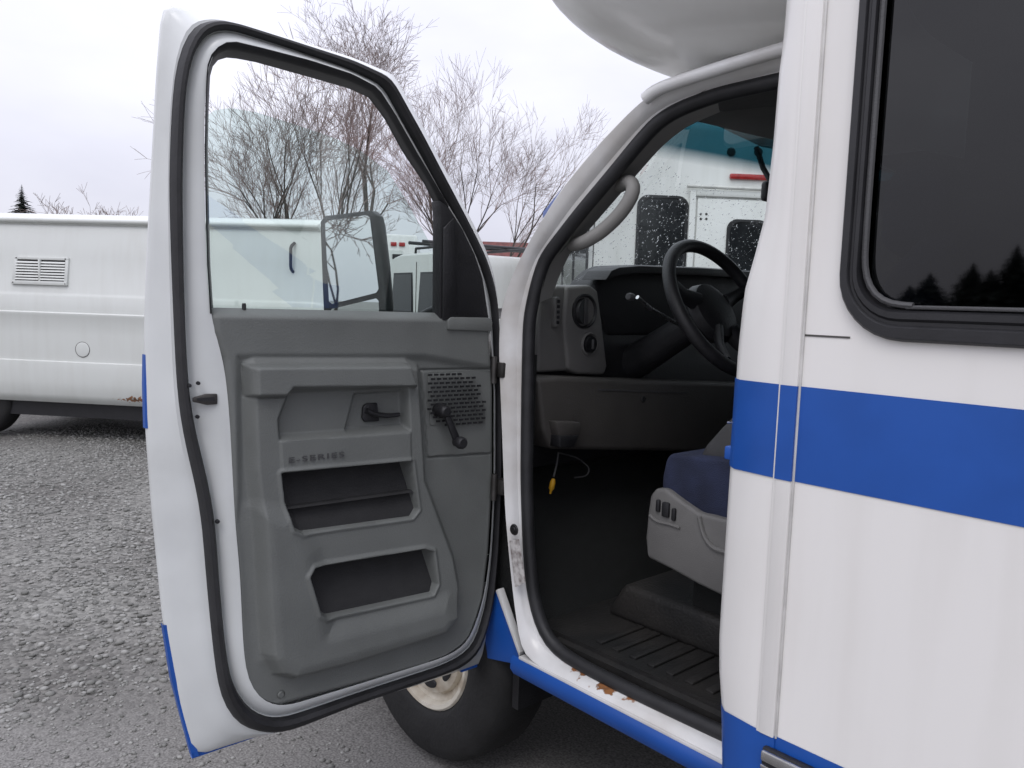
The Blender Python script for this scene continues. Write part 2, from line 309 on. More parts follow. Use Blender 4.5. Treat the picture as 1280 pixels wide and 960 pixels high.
gravel('gravel_grit', 6000, -3.2, -1.0, -.8, 1.3, .004, .012, 'fine grey grit on the hard packed ground below the open door')
# ================================================================== SHUTTLE BUS
bus = thing('shuttle_bus', 'white shuttle bus with blue stripe and its driver door hanging open', 'bus', (-.5, 2.4, 0))
BY = 1.20
# --- side wall with a window opening
wx0, wx1, wz0, wz1 = -.583, .95, 1.374, 2.32
hole = rrect(wx0+.012, wx1-.012, wz0+.012, wz1-.012, .085)
def outerfor(h, x0, x1, z0, z1):
    cx, cz = (wx0+wx1)/2, (wz0+wz1)/2; out = []
    for x, z in h:
        dx, dz = x-cx, z-cz; t = min([k for k in (((x1-cx)/dx if dx > 1e-6 else (x0-cx)/dx if dx < -1e-6 else 9e9), ((z1-cz)/dz if dz > 1e-6 else (z0-cz)/dz if dz < -1e-6 else 9e9))]); out.append((cx+dx*t, cz+dz*t))
    return out
def rectring(h, x0, x1, z0, z1):
    o = outerfor(h, x0, x1, z0, z1); n = len(h)//4
    for i, c in enumerate(((x1, z1), (x0, z1), (x0, z0), (x1, z0))): o[i*n+n//2] = c
    return o
ob = []
nq = len(hole)//4
for i, (x, z) in enumerate(hole):               # outer ring: project each arc onto the two wall edges that meet at its corner
    q_, k = divmod(i, nq); t = k/(nq-1); X, Z = ((3.3, 2.8), (-.655, 2.8), (-.655, .34), (3.3, .34))[q_]
    first_x = q_ in (0, 2)
    if t < .5: ob.append((X, z) if first_x else (x, Z))
    elif t > .5: ob.append((x, Z) if first_x else (X, z))
    else: ob.append((X, Z))
wall = put('side_wall', *loft([[(x, BY, z) for x, z in ob], [(x, BY, z) for x, z in hole], [(x, BY+.04, z) for x, z in hole], [(x, BY+.04, z) for x, z in ob]], True), 'white', bus)
put('panel_seam', *box((-.65, BY-.0012, 1.3745), (wx0+.02, BY+.002, 1.3775)), 'seam', bus, False)
# fibreglass flare joining the body to the cab
epx = [(992, -120), (985, 0), (981, 50), (975, 95), (968, 180), (958, 270), (945, 320), (932, 365), (924, 440), (919, 520), (914, 590), (908, 680), (904, 740), (901, 790), (901, 830), (905, 890), (906, 960), (907, 1010)]
ep = sorted([(p.z, p.x) for p in (onY(x, y, 1.245) for x, y in epx)])
ez_ = [a for a, _ in ep]; ex_ = [b for _, b in ep]
def flare(z, off=0):
    xe = float(np.interp(z, ez_, ex_))
    return [Vector((-.652, BY-.002-off, z)), Vector((-.68, BY-.002-off, z)), Vector((min(-.69, xe+.03), BY+.006-off, z)), Vector((xe+.012, BY+.022-off, z)), Vector((xe+.002-off, BY+.038-off*.6, z)), Vector((xe-off, BY+.05, z)), Vector((xe+.004, BY+.075, z)), Vector((xe+.03, BY+.12, z)), Vector((xe+.06, BY+.25, z))]
zs = [.34+.03*i for i in range(83)]
put('cab_flare', *loft([flare(z) for z in zs]), 'white', bus)
put('corner_trim', *box((-.668, BY-.007, .70), (-.640, BY+.01, 2.8), .003), 'white', bus)
put('sealant_bead', *box((-.6405, BY-.0035, .70), (-.636, BY+.002, 2.8), .001), 'sealant', bus)
put('trim_lip', *box((-.6735, BY-.0045, .70), (-.6675, BY+.002, 2.8), .001), 'white', bus)
# blue stripe and blue skirt, vinyl laid over wall, trim and flare
def vinyl(name, z0, z1, x1, lab):
    P = []
    P.append(loft([flare(z, .002)[:6] for z in np.linspace(z0, z1, 12)]))
    P.append(loft([[Vector((-.64, BY-.0015, z)), Vector((x1, BY-.0015, z))] for z in (z0, z1)]))
    if z0 > 1: P.append(loft([[Vector((-.6685, BY-.0085, z)), Vector((-.6395, BY-.0085, z)), Vector((-.6395, BY-.0015, z))] for z in (z0, z1)]))
    else: P.append(loft([[Vector((-.66, BY-.0045, z)), Vector((-.639, BY-.0045, z)), Vector((-.639, BY-.0015, z))] for z in (z0, z1)]))
    o = put(name, *joinm(P), 'blue', bus); o['label'] = lab
vinyl('blue_stripe', 1.139, 1.294, 3.3, 'wide blue vinyl stripe along the side')
vinyl('skirt_stripe', .34, .704, 3.3, 'blue vinyl along the lower skirt')
rl = put('rub_rail', *joinm([box((-.655, BY-.016, .646), (3.3, BY-.001, .684), .005), ]), 'black', bus)
put('chrome_insert', *box((-.653, BY-.022, .662), (3.3, BY-.012, .681), .004), 'alu', rl)
put('chrome_insert', *box((-.653, BY-.021, .649), (3.3, BY-.012, .656), .002), 'alu', rl)
p0 = onY(940, 372, BY+.035)
put('drain_hole', *lathe([(0, .006), (.012, .006), (.013, .0), (.013, -.02)], (p0.x, p0.y, p0.z), (-.55, -.83, 0), 20), 'black', bus)
p0 = onY(917, 566, BY+.04); put('latch_tab', *box(p0-Vector((.012, .012, .012)), p0+Vector((.02, .02, .012)), .003), 'blue', bus)
p0 = onY(916, 529, BY+.05); put('striker_pin', *tube([p0+Vector((.02, .03, 0)), p0+Vector((-.012, 0, 0))], .0025, 8), 'alu', bus)
# body window: black frame, inner sash, dark pane
win = None
def ringY(x0, x1, z0, z1, r, y): return [(x, y, z) for x, z in rrect(x0, x1, z0, z1, r)]
def rr(d, y, r): return ringY(wx0+d*.66, wx1-d*.66, wz0+d, wz1-d, r, y)
win = put('window', *loft([rr(0, BY-.001, .098), rr(.001, BY-.010, .097), rr(.005, BY-.014, .094), rr(.020, BY-.014, .08), rr(.024, BY-.009, .077), rr(.029, BY-.009, .073), rr(.033, BY-.013, .07), rr(.042, BY-.013, .062), rr(.046, BY-.004, .058), rr(.048, BY+.03, .056)], True), 'framebk', bus)
win['label'] = 'black framed tinted passenger window'
put('sash_bar', *box((wx0+.10, BY-.008, wz0+.047), (wx1-.09, BY+.006, wz0+.053), .002), 'dgrey', win)
pts = [(wx0+.034, BY-.004, wz0+.9), (wx0+.034, BY-.004, wz0+.20), (wx0+.035, BY-.004, wz0+.11), (wx0+.041, BY-.004, wz0+.085), (wx0+.056, BY-.004, wz0+.062), (wx0+.08, BY-.004, wz0+.053), (wx0+.11, BY-.004, wz0+.052)]
put('sash_corner', *tube(resamp(pts, 60, False, 2), .005, 8), 'dgrey', win)
put('pane', *loft([[(wx0+.03, BY+.008, wz0+.046), (wx1-.046, BY+.008, wz0+.046)], [(wx0+.03, BY+.008, wz1-.046), (wx1-.046, BY+.008, wz1-.046)]]), 'bodyglass', win, False)
# bus interior shell (dark, seen only through glass)
put('interior_shell', *joinm([box((-.6, 3.5, .34), (3.3, 3.56, 2.8)), box((-.6, BY+.05, 2.74), (3.3, 3.5, 2.8)), box((-.55, BY+.05, .6), (3.3, 3.5, .68)), box((3.2, BY+.05, .6), (3.26, 3.5, 2.8)), box((-.62, 1.3, 2.03), (-.56, 3.5, 2.8))]), 'headliner', bus, False)
# --- overhead cap above the cab
def capring(ins, z):
    x0, x1, y0, y1 = -1.55+ins*.9, -.60, 1.235+ins*.72, 3.53-ins*.72; r = .30; o = []
    for cx, cy, a in ((x0+r, y0+r, 180),):
        o.append(Vector((x1, y0, 0)))
        for k in range(13): t = rad(270-90*k/12); o.append(Vector((cx+r*math.cos(t), cy+r*math.sin(t), 0)))
        cy = y1-r
        for k in range(13): t = rad(180-90*k/12); o.append(Vector((cx+r*math.cos(t), cy+r*math.sin(t), 0)))
        o.append(Vector((x1, y1, 0)))
    return [Vector((p.x, p.y, z - .062 + .15*max(0, (-.75-p.x)))) for p in o]
cr_ = [(0, 2.75), (0, 2.4)] + [(.42*(1-math.cos(rad(a_)))**1.15, 2.26-.30*math.sin(rad(a_))) for a_ in range(0, 91, 6)]
put('overhead_cap', *loft([capring(i, z) for i, z in cr_], False, True, True), 'gel', bus, True, 60)

# --- cab side frame: hinge pillar, A-pillar, roof rail and sill around the door opening
SO = [[(1010, 1012), (905, 955), (780, 890), (650, 822)], [(650, 822), (640, 740), (630, 640), (625, 520), (621, 440), (622, 400)], [(622, 400), (628, 372), (640, 340), (665, 292), (700, 235), (745, 180), (790, 134), (808, 118)], [(808, 118), (840, 104), (900, 84), (1010, 50)]]
SI = [[(1010, 968), (905, 922), (800, 873), (730, 838), (690, 814)], [(690, 814), (672, 790), (660, 745), (655, 690), (652, 600), (653, 500), (655, 400)], [(655, 400), (663, 361), (674, 324), (718, 267), (765, 211), (790, 180), (815, 152)], [(815, 152), (840, 136), (890, 117), (930, 108), (1010, 90)]]
cnt = [24, 30, 36, 20]
def cabring(secs, dy, sm=3):
    o = []
    for s, c in zip(secs, cnt): o += resamp([cpx(x, y, dy) for x, y in s], c)[:-1]
    n = len(o)
    for _ in range(sm): o = [o[i] if i in (0, n-1) else (o[i-1]+o[i]*2+o[i+1])/4 for i in range(n)]
    return o
r0 = cabring(SO, .0); r3 = cabring(SI, .035)
def mixr(a, b, t, dy): return [p.lerp(q, t)+Vector((0, dy, 0)) for p, q in zip(a, b)]
r_in = [p+Vector((0, .10 if p.z > 1.3 else .04, 0)) for p in r0]
side = put('cab_side', *loft([r_in, [p+Vector((0, .03, 0)) for p in r0], [p+Vector((0, .006, 0)) for p in r0], mixr(r0, r3, .12, -.004), mixr(r0, r3, .45, -.008), mixr(r0, r3, .62, -.004), mixr(r0, r3, .72, .004), r3, [p+Vector((0, .03, 0)) for p in r3]]), 'jamb', bus)
side['label'] = 'white cab pillar and sill with worn paint'
ws = cabring(SI, .03)
ws2 = [p for p in ws]
put('door_opening_seal', *tube([p+Vector((.006, .012, .0)) for p in ws2], .017, 10), 'rubber', bus)
put('drip_rail', *tube(resamp([cpx(x, y, -.012) for x, y in ((806, 124), (812, 117), (830, 108), (870, 95), (920, 79), (1010, 52))], 24, False, 2), .014, 10), 'jamb', bus)
# cab roof and header
rfp = [cpx(x, y, 0) for x, y in ((808, 118), (840, 104), (900, 84), (1010, 50))]
put('cab_roof', *loft([[p+Vector((-fwd*(1-i/3), d, dz)) for i, p in enumerate(rfp)] for d, dz, fwd in ((.0, 0, 0), (.04, .03, .02), (.25, .045, .12), (.9, .055, .26), (1.55, .045, .12), (1.85, .0, 0))]), 'jamb', bus)
# rocker
sl = [cpx(x, y, 0) for x, y in ((650, 822), (780, 890), (905, 955))]
def rock(x): return [Vector((x, 1.368, .4975)), Vector((x, 1.360, .488)), Vector((x, 1.359, .464)), Vector((x, 1.372, .445)), Vector((x, 1.46, .435))]
put('rocker_panel', *loft([rock(x) for x in (-1.475, -1.2, -.9, -.6)]), 'blue', bus)
put('sill_edge', *box((-1.452, 1.366, .494), (-.62, 1.40, .5025), .002), 'jamb', bus)
for a, b_, c, d in ((-1.29, -1.16, .505, .53), (-1.21, -1.09, .503, .52)):
    rs = []
    for i in range(14):
        x = a+(b_-a)*i/13; w = .006+.012*math.sin(math.pi*i/13)*random.uniform(.5, 1.2); rs.append([Vector((x, 1.3605+.02, c-.0+.0)), Vector((x+random.uniform(-.004, .004), 1.3605+.03, c+w))])
# front fender, splash shield, front wheel, hood
def arc(cx, cz, r, a0, a1, n): return [(cx+r*math.cos(rad(a0+(a1-a0)*i/n)), cz+r*math.sin(rad(a0+(a1-a0)*i/n))) for i in range(n+1)]
AX, AZ = -1.93, .37
top = [(-1.62, 1.31), (-1.7, 1.30), (-1.8, 1.28), (-2.1, 1.24), (-2.4, 1.2), (-2.7, 1.12)]
low = [(-1.62, .72)] + arc(AX, AZ, .43, 50, 175, 16) + [(-2.75, .5)]
n_ = 26; ru = resamp([Vector((x, 0, z)) for x, z in top], n_); rlw = resamp([Vector((x, 0, z)) for x, z in low], n_)
put('front_fender', *loft([[Vector((p.x, 1.42, p.z+.03)) for p in ru], [Vector((p.x, 1.385, p.z)) for p in ru], [Vector((a.x*.5+b_.x*.5, 1.362, a.z*.5+b_.z*.5)) for a, b_ in zip(ru, rlw)], [Vector((p.x, 1.368, p.z)) for p in rlw], [Vector((p.x, 1.40, p.z+.004)) for p in rlw]]), 'white', bus)
put('fender_skirt', *prism([cpx(x, y, .03) for x, y in ((606, 742), (621, 740), (650, 824), (652, 832), (604, 822))], (0, .02, 0), .002), 'blue', bus)
put('fender_flange', *prism([cpx(619, 738, .02), cpx(623, 736, .02), cpx(650, 815, .02), cpx(649, 822, .02)], (0, .02, 0), .002), 'jamb', bus)
put('splash_shield', *joinm([box((-1.55, 1.44, .30), (-1.525, 2.1, .56)), box((-2.7, 1.86, .35), (-1.82, 1.9, 1.2)), box((-2.7, 1.4, .93), (-1.72, 1.9, .97))]), 'black', bus, False)
hood = [[Vector((x, y, z+.05*(1-((y-2.37)/1.0)**2))) for y in np.linspace(1.40, 3.34, 14)] for x, z in ((-1.75, 1.28), (-2.1, 1.24), (-2.4, 1.2), (-2.75, 1.12), (-2.82, 1.0), (-2.84, .5))]
put('hood', *loft(hood), 'white', bus)
put('chassis_frame', *joinm([box((-2.7, 1.9, .38), (3.2, 2.05, .55)), box((-2.7, 2.7, .38), (3.2, 2.85, .55)), box((-1.45, 1.46, .40), (-.6, 3.3, .49)), box((-2.6, 2.05, .22), (2.8, 2.7, .5)), box((-1.5, 3.34, .3), (-.6, 3.4, .55)), box((-.5, 1.3, .32), (3.1, 3.4, .58)), box((-2.92, 1.45, .3), (-2.8, 3.3, .6)), box((-2.7, 3.3, .75), (-1.4, 3.36, 1.25))]), 'black', bus, False)
def wheel(c, ax, parent, r=.37, rimr=.215, wdt=.22):
    ax = Vector(ax)
    w_ = put('wheel', *lathe([(.02, -.10), (rimr, -.10), (rimr, -wdt+.02)], c, ax, 32), 'steel', parent)
    prof = [(rimr-.003, -.02), (rimr+.006, -.006), (rimr+.02, .0), (rimr+.06, .008), (r-.05, .006), (r-.018, -.006), (r-.004, -.028), (r, -.05), (r, -wdt+.05), (r-.02, -wdt+.01), (rimr, -wdt)]
    put('tyre', *lathe(prof, c, ax, 56), 'tyre', w_)
    e = ax.orthogonal().normalized(); g_ = ax.cross(e)
    rp_ = [(rimr, -.012), (rimr-.006, -.006), (rimr-.018, -.008), (rimr-.026, -.03), (rimr-.045, -.036), (rimr-.052, -.02), (rimr-.075, -.012), (.11, -.02), (.085, .0), (.06, .006), (.0, .006)]
    put('rim', *lathe(rp_, c, ax, 48), 'rim', w_)
    for k in range(8):
        a = k*math.pi/4+.25; q = Vector(c)+(e*math.cos(a)+g_*math.sin(a))*.132+ax*(-.013); tt = (-e*math.sin(a)+g_*math.cos(a)); rr_ = (e*math.cos(a)+g_*math.sin(a))
        rg = [[q+tt*(.030*s*math.cos(t))+rr_*(.014*s*math.sin(t))+ax*h for t in np.linspace(0, 2*math.pi, 17)[:-1]] for s, h in ((1.1, .0005), (1, .003), (.9, .0035))]
        put('hand_hole', *loft(rg, True, False, True), 'black', w_)
    for k in range(8):
        a = k*math.pi/4+.62; q = Vector(c)+(e*math.cos(a)+g_*math.sin(a))*.07
        put('lug_nut', *lathe([(0, .03), (.008, .03), (.011, .02), (.011, .0)], q, ax, 6), 'steel', w_)
    return w_
wheel((AX, 1.405, AZ), (0, -1, 0), bus)['label'] = 'cream steel front wheel with black tyre'
wheel((AX, 3.33, AZ), (0, 1, 0), bus); wheel((2.2, 1.27, AZ), (0, -1, 0), bus); wheel((2.2, 3.49, AZ), (0, 1, 0), bus)

# ================================================================== OPEN DOOR
OUT = [[(203, 6), (274, 21), (360, 48), (440, 73), (491, 94)], [(491, 94), (510, 128), (529, 162), (551, 205), (572, 245), (592, 284), (607, 315), (616, 345), (621, 380)], [(621, 380), (623, 480), (623, 600), (620, 690), (614, 770), (606, 826)], [(606, 826), (520, 855), (420, 885), (320, 917), (240, 945)], [(240, 945), (220, 870), (204, 780), (190, 640), (182, 535), (180, 445), (183, 330), (190, 200), (196, 90), (203, 6)]]
WO = [[(236, 38), (250, 28), (268, 25), (290, 29), (360, 51), (440, 76), (488, 98)], [(488, 98), (505, 130), (525, 165), (547, 208), (568, 248), (588, 287), (603, 318), (612, 347), (618, 380)], [(618, 380), (622, 480), (622, 600), (618, 690), (612, 760), (598, 812)], [(598, 812), (575, 834), (555, 841), (442, 880), (367, 910), (341, 917), (300, 909)], [(300, 909), (277, 880), (270, 842), (264, 790), (257, 715), (252, 650), (243, 600), (231, 555), (222, 500), (218, 430), (214, 330), (211, 230), (213, 170), (216, 110), (222, 65), (236, 38)]]
WI = [[(248, 54), (258, 43), (272, 37), (290, 38), (360, 60), (435, 86), (478, 107)], [(478, 107), (497, 143), (517, 178), (540, 220), (562, 260), (582, 297), (598, 328), (607, 352), (614, 385)], [(614, 385), (619, 480), (619, 600), (615, 690), (608, 752), (593, 805)], [(593, 805), (572, 822), (550, 832), (440, 868), (367, 893), (343, 899), (314, 890)], [(314, 890), (293, 865), (284, 835), (278, 785), (272, 715), (268, 650), (258, 595), (246, 550), (236, 500), (231, 430), (228, 330), (227, 230), (228, 170), (231, 110), (237, 72), (248, 54)]]
FI = [[(266, 63), (280, 54), (292, 52), (326, 60), (388, 76), (440, 93), (472, 110)], [(472, 110), (494, 144), (510, 172), (528, 205), (546, 234), (560, 258), (578, 285), (594, 318), (604, 348), (611, 394)], [(611, 394), (618, 480), (618, 600), (613, 690), (605, 748), (588, 799)], [(588, 799), (568, 816), (545, 825), (442, 857), (367, 880), (350, 884), (324, 874)], [(324, 874), (309, 852), (304, 809), (300, 715), (294, 655), (291, 600), (287, 520), (280, 449), (268, 415), (262, 390), (258, 330), (256, 250), (255, 187), (256, 125), (258, 85), (266, 63)]]
dc = [34, 34, 30, 34, 48]
def dring(secs, w, sm=2):
    o = []
    for s, c in zip(secs, dc): o += resamp([dpx(x, y, w) for x, y in s], c)[:-1]
    n = len(o)
    for _ in range(sm): o = [(o[i-1]+o[i]*2+o[(i+1) % n])/4 for i in range(n)]
    return o
def nrm(r, w): return [p+DN*w for p in r]
ro = dring(OUT, -.085, 1); rwo = dring(WO, -.03, 3); rwi = dring(WI, -.02, 3); rfi = dring(FI, 0, 3)
def mixd(a, b, t, w=0): return [p.lerp(q, t)+DN*w for p, q in zip(a, b)]
cen = sum(ro, Vector())/len(ro)
def shrink(r, k): return [p+(Vector((cen.x, cen.y, p.z if False else cen.z))-p).normalized()*k for p in r]
# bulged outer skin follows the outline, with the window cut out
skin_in = dring(FI, -.085, 3)
door = put('driver_door', *loft([skin_in, mixd(rfi, skin_in, .4), rfi, mixd(rfi, rwi, .25, .003), mixd(rfi, rwi, .8, .0), mixd(rfi, rwi, .95, -.008), rwi, rwo, mixd(rwo, ro, .12, .006), mixd(rwo, ro, .3, .004), mixd(rwo, ro, .75, .006), mixd(rwo, ro, .92, .008), mixd(rwo, ro, .985, .004), ro, nrm(ro, -.006), [p-DN*.004 for p in shrink(nrm(ro, -.006), .03)], nrm(skin_in, -.012), skin_in], True), 'door', bus)
door['label'] = 'open white driver door with grey inner panel'
# lower outer skin behind the trim (closes the door)
low = [p-DN*.022 for p in skin_in if p.z < 1.385]
put('outer_skin', *prism(low, DN*.01), 'door', door)
# blue vinyl wrapped round the latch edge of the skin
def edgevinyl(pxs):
    r = resamp([dpx(x, y, -.085) for x, y in pxs], 30); c = Vector((0, 0, 0))
    a = [p+DN*.006+DU*.0015 for p in r]; i_ = [p+DN*.012-DU*.012 for p in r]; b_ = [p-DN*.012+DU*.0025 for p in r]
    return loft([i_, a, b_])
put('blue_edge', *edgevinyl([(181, 443), (180.5, 480), (182, 535)]), 'blue', door)
put('blue_edge', *edgevinyl([(204, 780), (215, 850), (240, 944)]), 'blue', door)
def botvinyl(pxs):
    r = resamp([dpx(x, y, -.085) for x, y in pxs], 20)
    return loft([[p+DN*.009+Vector((0, 0, .010)) for p in r], [p+DN*.0075-Vector((0, 0, .003)) for p in r], [p-DN*.012-Vector((0, 0, .003)) for p in r]])
put('blue_edge', *botvinyl([(239, 945), (280, 931), (322, 917)]), 'blue', door)
put('blue_edge', *botvinyl([(575, 838), (592, 832), (607, 827)]), 'blue', door)
# rubber seal round the door
put('door_seal', *loft([rwo, mixd(rwo, rwi, .12, .014), mixd(rwo, rwi, .35, .024), mixd(rwo, rwi, .65, .024), mixd(rwo, rwi, .9, .016), rwi], True), 'rubber', door)
# window channel, sail panel, glass
co = [(262, 392), (258, 330), (256, 250), (255, 187), (256, 125), (258, 83), (265, 65), (278, 54), (292, 52), (326, 60), (388, 76), (440, 93), (472, 110), (494, 144), (520, 190), (546, 234), (560, 258)]
ci = [(267, 392), (263, 330), (261, 250), (260, 187), (261, 130), (263, 89), (269.6, 76), (280, 71), (290, 70.5), (320, 76), (388, 95), (440, 110), (463, 121), (482, 146), (506, 190), (532, 228), (551, 266)]
a = resamp([dpx(x, y, 0) for x, y in co], 60); b_ = resamp([dpx(x, y, -.02) for x, y in ci], 60)
b2_ = resamp([dpx(x, y, -.07) for x, y in ci], 60)
put('window_channel', *loft([[p+DN*.004 for p in a], [p.lerp(q, .15)+DN*.006 for p, q in zip(a, b_)], [p.lerp(q, .5)+DN*.003 for p, q in zip(a, b_)], [p.lerp(q, .55)-DN*.004 for p, q in zip(a, b_)], b2_, [p-DN*.01 for p in b2_]]), 'rubber', door)
sail = [(550, 402), (551, 268), (549, 250), (560, 257), (578, 285), (594, 318), (604, 348), (612, 402)]
put('mirror_sail', *prism([dpx(x, y, .002) for x, y in sail], DN*-.04, .004), 'black', door)
put('sail_fold', *prism([dpx(x, y, .004) for x, y in ((552, 400), (553, 285), (566, 272), (570, 398))], DN*.007, .003), 'black', door)
gp = [(258, 402), (257, 146), (268, 138), (288, 135), (318, 140), (349, 149), (415, 171), (450, 188), (485, 214), (507, 249), (524, 280), (546, 319), (556, 332), (556, 402)]
gl = [dpx(x, y, -.045) for x, y in gp]
put('door_glass', *prism(gl, DN*-.004), 'doorglass', door, False)
# moulded trim panel as one relief surface
def uvl(pts, w): return [duv(x, y, w) for x, y in pts]
lft = sorted([(v_, u_) for u_, v_ in uvl([(352, 883), (336, 880), (324, 874), (314, 863), (308, 850), (303, 809), (299, 715), (293, 655), (290, 600), (286, 520), (279, 449), (267, 415), (263, 386)], .006)])
rgt = sorted([(v_, u_) for u_, v_ in uvl([(540, 827), (556, 822), (570, 814), (582, 805), (590, 795), (599, 772), (606, 748), (613, 690), (618, 600), (618, 480), (613, 410), (612, 392)], .006)])
vb, vt = min(lft[0][0], rgt[0][0]), 1.382
lv, lu = zip(*lft); rv, ru_ = zip(*rgt)
NV, NU = 330, 270
VV = np.linspace(vb, vt, NV)[:, None]*np.ones((1, NU)); UL = np.interp(VV, lv, lu); UR = np.interp(VV, rv, ru_); S = np.linspace(0, 1, NU)[None, :]
UU = UL+(UR-UL)*S
def sdf(poly):
    d = np.full(UU.shape, 1e9); ins = np.zeros(UU.shape, bool); n = len(poly)
    for i in range(n):
        (x0, y0), (x1, y1) = poly[i], poly[(i+1) % n]; ex, ey = x1-x0, y1-y0; px, py = UU-x0, VV-y0
        t = np.clip((px*ex+py*ey)/(ex*ex+ey*ey+1e-12), 0, 1); d = np.minimum(d, np.hypot(px-t*ex, py-t*ey))
        c = ((y0 > VV) != (y1 > VV)) & (UU < (x1-x0)*(VV-y0)/(y1-y0+1e-12)+x0); ins ^= c
    return np.where(ins, d, -d)
def step(d, a, b): t = np.clip((d-a)/(b-a), 0, 1); return t*t*(3-2*t)
def P(pts, w=.03): return uvl(pts, w)
Hh = np.full(UU.shape, .008)
bez = sdf(P([(312, 457), (322, 453), (512, 453), (526, 459), (531, 530), (535, 600), (551, 644), (570, 696), (577, 734), (574, 772), (558, 793), (442, 831), (370, 849), (349, 845), (336, 820), (331, 750), (325, 650), (318, 590), (314, 500)]))
Hh += .034*step(bez, -.012, .014)
# shallow field between the belt and the bezel
Hh -= .010*step(sdf(P([(300, 448), (532, 447), (620, 462), (640, 620), (640, 860), (250, 930), (300, 620)], .01)), -.012, .012)
Hh += .016*step(sdf(P([(325, 640), (365, 645), (392, 690), (412, 790), (560, 752), (574, 772), (558, 793), (370, 849), (340, 830)], .04)), -.03, .03)
arm = sdf(P([(313, 458), (514, 456), (524, 484), (368, 486), (360, 496), (316, 497)], .05)); Hh += .022*step(arm, -.004, .006)
Hh -= .024*step(sdf(P([(364, 489), (510, 484), (513, 537), (352, 549), (350, 525)], .035)), -.006, .008)
Hh -= .012*step(sdf(P([(446, 493), (507, 489), (508, 532), (434, 540)], .02)), -.003, .004)
Hh += .004*step(sdf(P([(352, 551), (515, 541), (516, 577), (354, 592)], .04)), -.002, .002)
pk1 = sdf(P([(355, 593), (516, 578), (524, 638), (517, 647), (380, 666), (369, 661), (359, 628)], .04)); Hh -= .105*step(pk1, -.003, .006)
Hh += .030*step(sdf(P([(340, 634), (540, 608), (545, 680), (340, 690)], .0)), -.004, .004)*step(pk1, .002, .007)
pk2 = sdf(P([(390, 722), (396, 713), (534, 690), (545, 693), (550, 733), (545, 744), (413, 773), (404, 768)], .05)); Hh -= .10*step(pk2, -.003, .007)
Hh += .006*(step(pk2, -.016, -.006)-step(pk2, -.006, .0)); Hh += .004*(step(pk1, -.014, -.006)-step(pk1, -.006, .0))
# seams of the speaker panel
spk = sdf(P([(529, 463), (640, 461), (640, 566), (537, 573)], .01)); Hh -= .0045*(step(spk, -.004, -.001)-step(spk, .001, .004)); Hh += .003*step(spk, 0, .004)
Hh -= .003*(step(arm, -.007, -.003)-step(arm, -.003, .0))
# edges roll down; the top rolls into the window slot
eL = (UL-UU); eR = (UU-UR); eB = VV-vb; eT = vt-VV
ed = np.minimum(np.minimum(eL, eR), eB); Hh = Hh*step(ed, -.004, .016) + (-.006)*(1-step(ed, -.002, .008)); Hh -= .045*(1-step(eT, -.012, .022))
Hh -= .010*(step(sdf(P([(556, 392), (640, 392), (640, 412), (600, 410), (592, 425), (592, 470), (556, 470)], .01)), -.006, .006))*0
pv = np.stack([UU, VV, Hh], -1).reshape(-1, 3)
TV = [D(u_, v_, w_) for u_, v_, w_ in pv.tolist()]
TF = [(i*NU+j, i*NU+j+1, (i+1)*NU+j+1, (i+1)*NU+j) for i in range(NV-1) for j in range(NU-1)]
me = bpy.data.meshes.new('trim_panel'); me.from_pydata([tuple(p) for p in TV], [], TF); trim = fin('trim_panel', me, 'grey', door, True, 60)
# added near-black panels slope behind the pocket lips, painting in the deep shade
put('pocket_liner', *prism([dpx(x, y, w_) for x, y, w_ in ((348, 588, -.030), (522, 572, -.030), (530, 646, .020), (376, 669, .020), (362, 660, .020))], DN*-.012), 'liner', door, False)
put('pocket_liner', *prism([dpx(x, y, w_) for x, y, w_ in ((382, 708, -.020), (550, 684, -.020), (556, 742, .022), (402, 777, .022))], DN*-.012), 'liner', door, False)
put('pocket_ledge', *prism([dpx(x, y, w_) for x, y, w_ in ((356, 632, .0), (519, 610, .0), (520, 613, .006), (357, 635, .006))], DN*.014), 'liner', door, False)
def hgt(x, y, w=.03):
    u_, v_ = duv(x, y, w); i = int(np.argmin(np.abs(VV[:, 0]-v_))); j = int(np.argmin(np.abs(UU[i]-u_))); return float(Hh[i, j])
def on(x, y, lift=0):                       # point on the trim surface
    w_ = .02
    for _ in range(4): w_ = hgt(x, y, w_)
    return dpx(x, y, w_+lift)
# belt block at the sail
put('belt_cap', *prism([dpx(x, y, .0) for x, y in ((556, 400), (560, 396), (608, 397), (612, 402), (611, 414), (556, 412))], DN*.016, .004), 'grey', door)
# speaker grille
gb = [(534, 467), (578, 465), (594, 476), (604, 505), (606, 528), (560, 531), (537, 531)]
put('speaker_grille', *prism([on(x, y, .0) for x, y in gb], DN*.003, .001), 'grey', door)
gu0, gv1 = duv(534, 466, .012); gu1, gv0 = duv(604, 530, .012); parts = []
gpoly = uvl(gb, .012)
def inside(px, py, poly):
    c = False; n = len(poly)
    for i in range(n):
        (x0, y0), (x1, y1) = poly[i], poly[(i+1) % n]
        if (y0 > py) != (y1 > py) and px < (x1-x0)*(py-y0)/(y1-y0)+x0: c = not c
    return c
nr, nc = 13, 10
for i in range(nr):
    for j in range(nc):
        u_ = gu0+(gu1-gu0)*(j+.5)/nc; v_ = gv1+(gv0-gv1)*(i+.5)/nr
        if not inside(u_, v_, gpoly): continue
        hw, hh = abs(gu1-gu0)/nc*.30, abs(gv1-gv0)/nr*.24; u_ += (i % 2)*.5*(gu1-gu0)/nc
        q = D(u_, v_, .0108); parts.append(prism([q+DU*hw+ez*hh, q-DU*hw+ez*hh, q-DU*hw-ez*hh, q+DU*hw-ez*hh], DN*.0036))
o = put('grille_slots', *joinm(parts), 'black', door, False); o['kind'] = 'stuff'
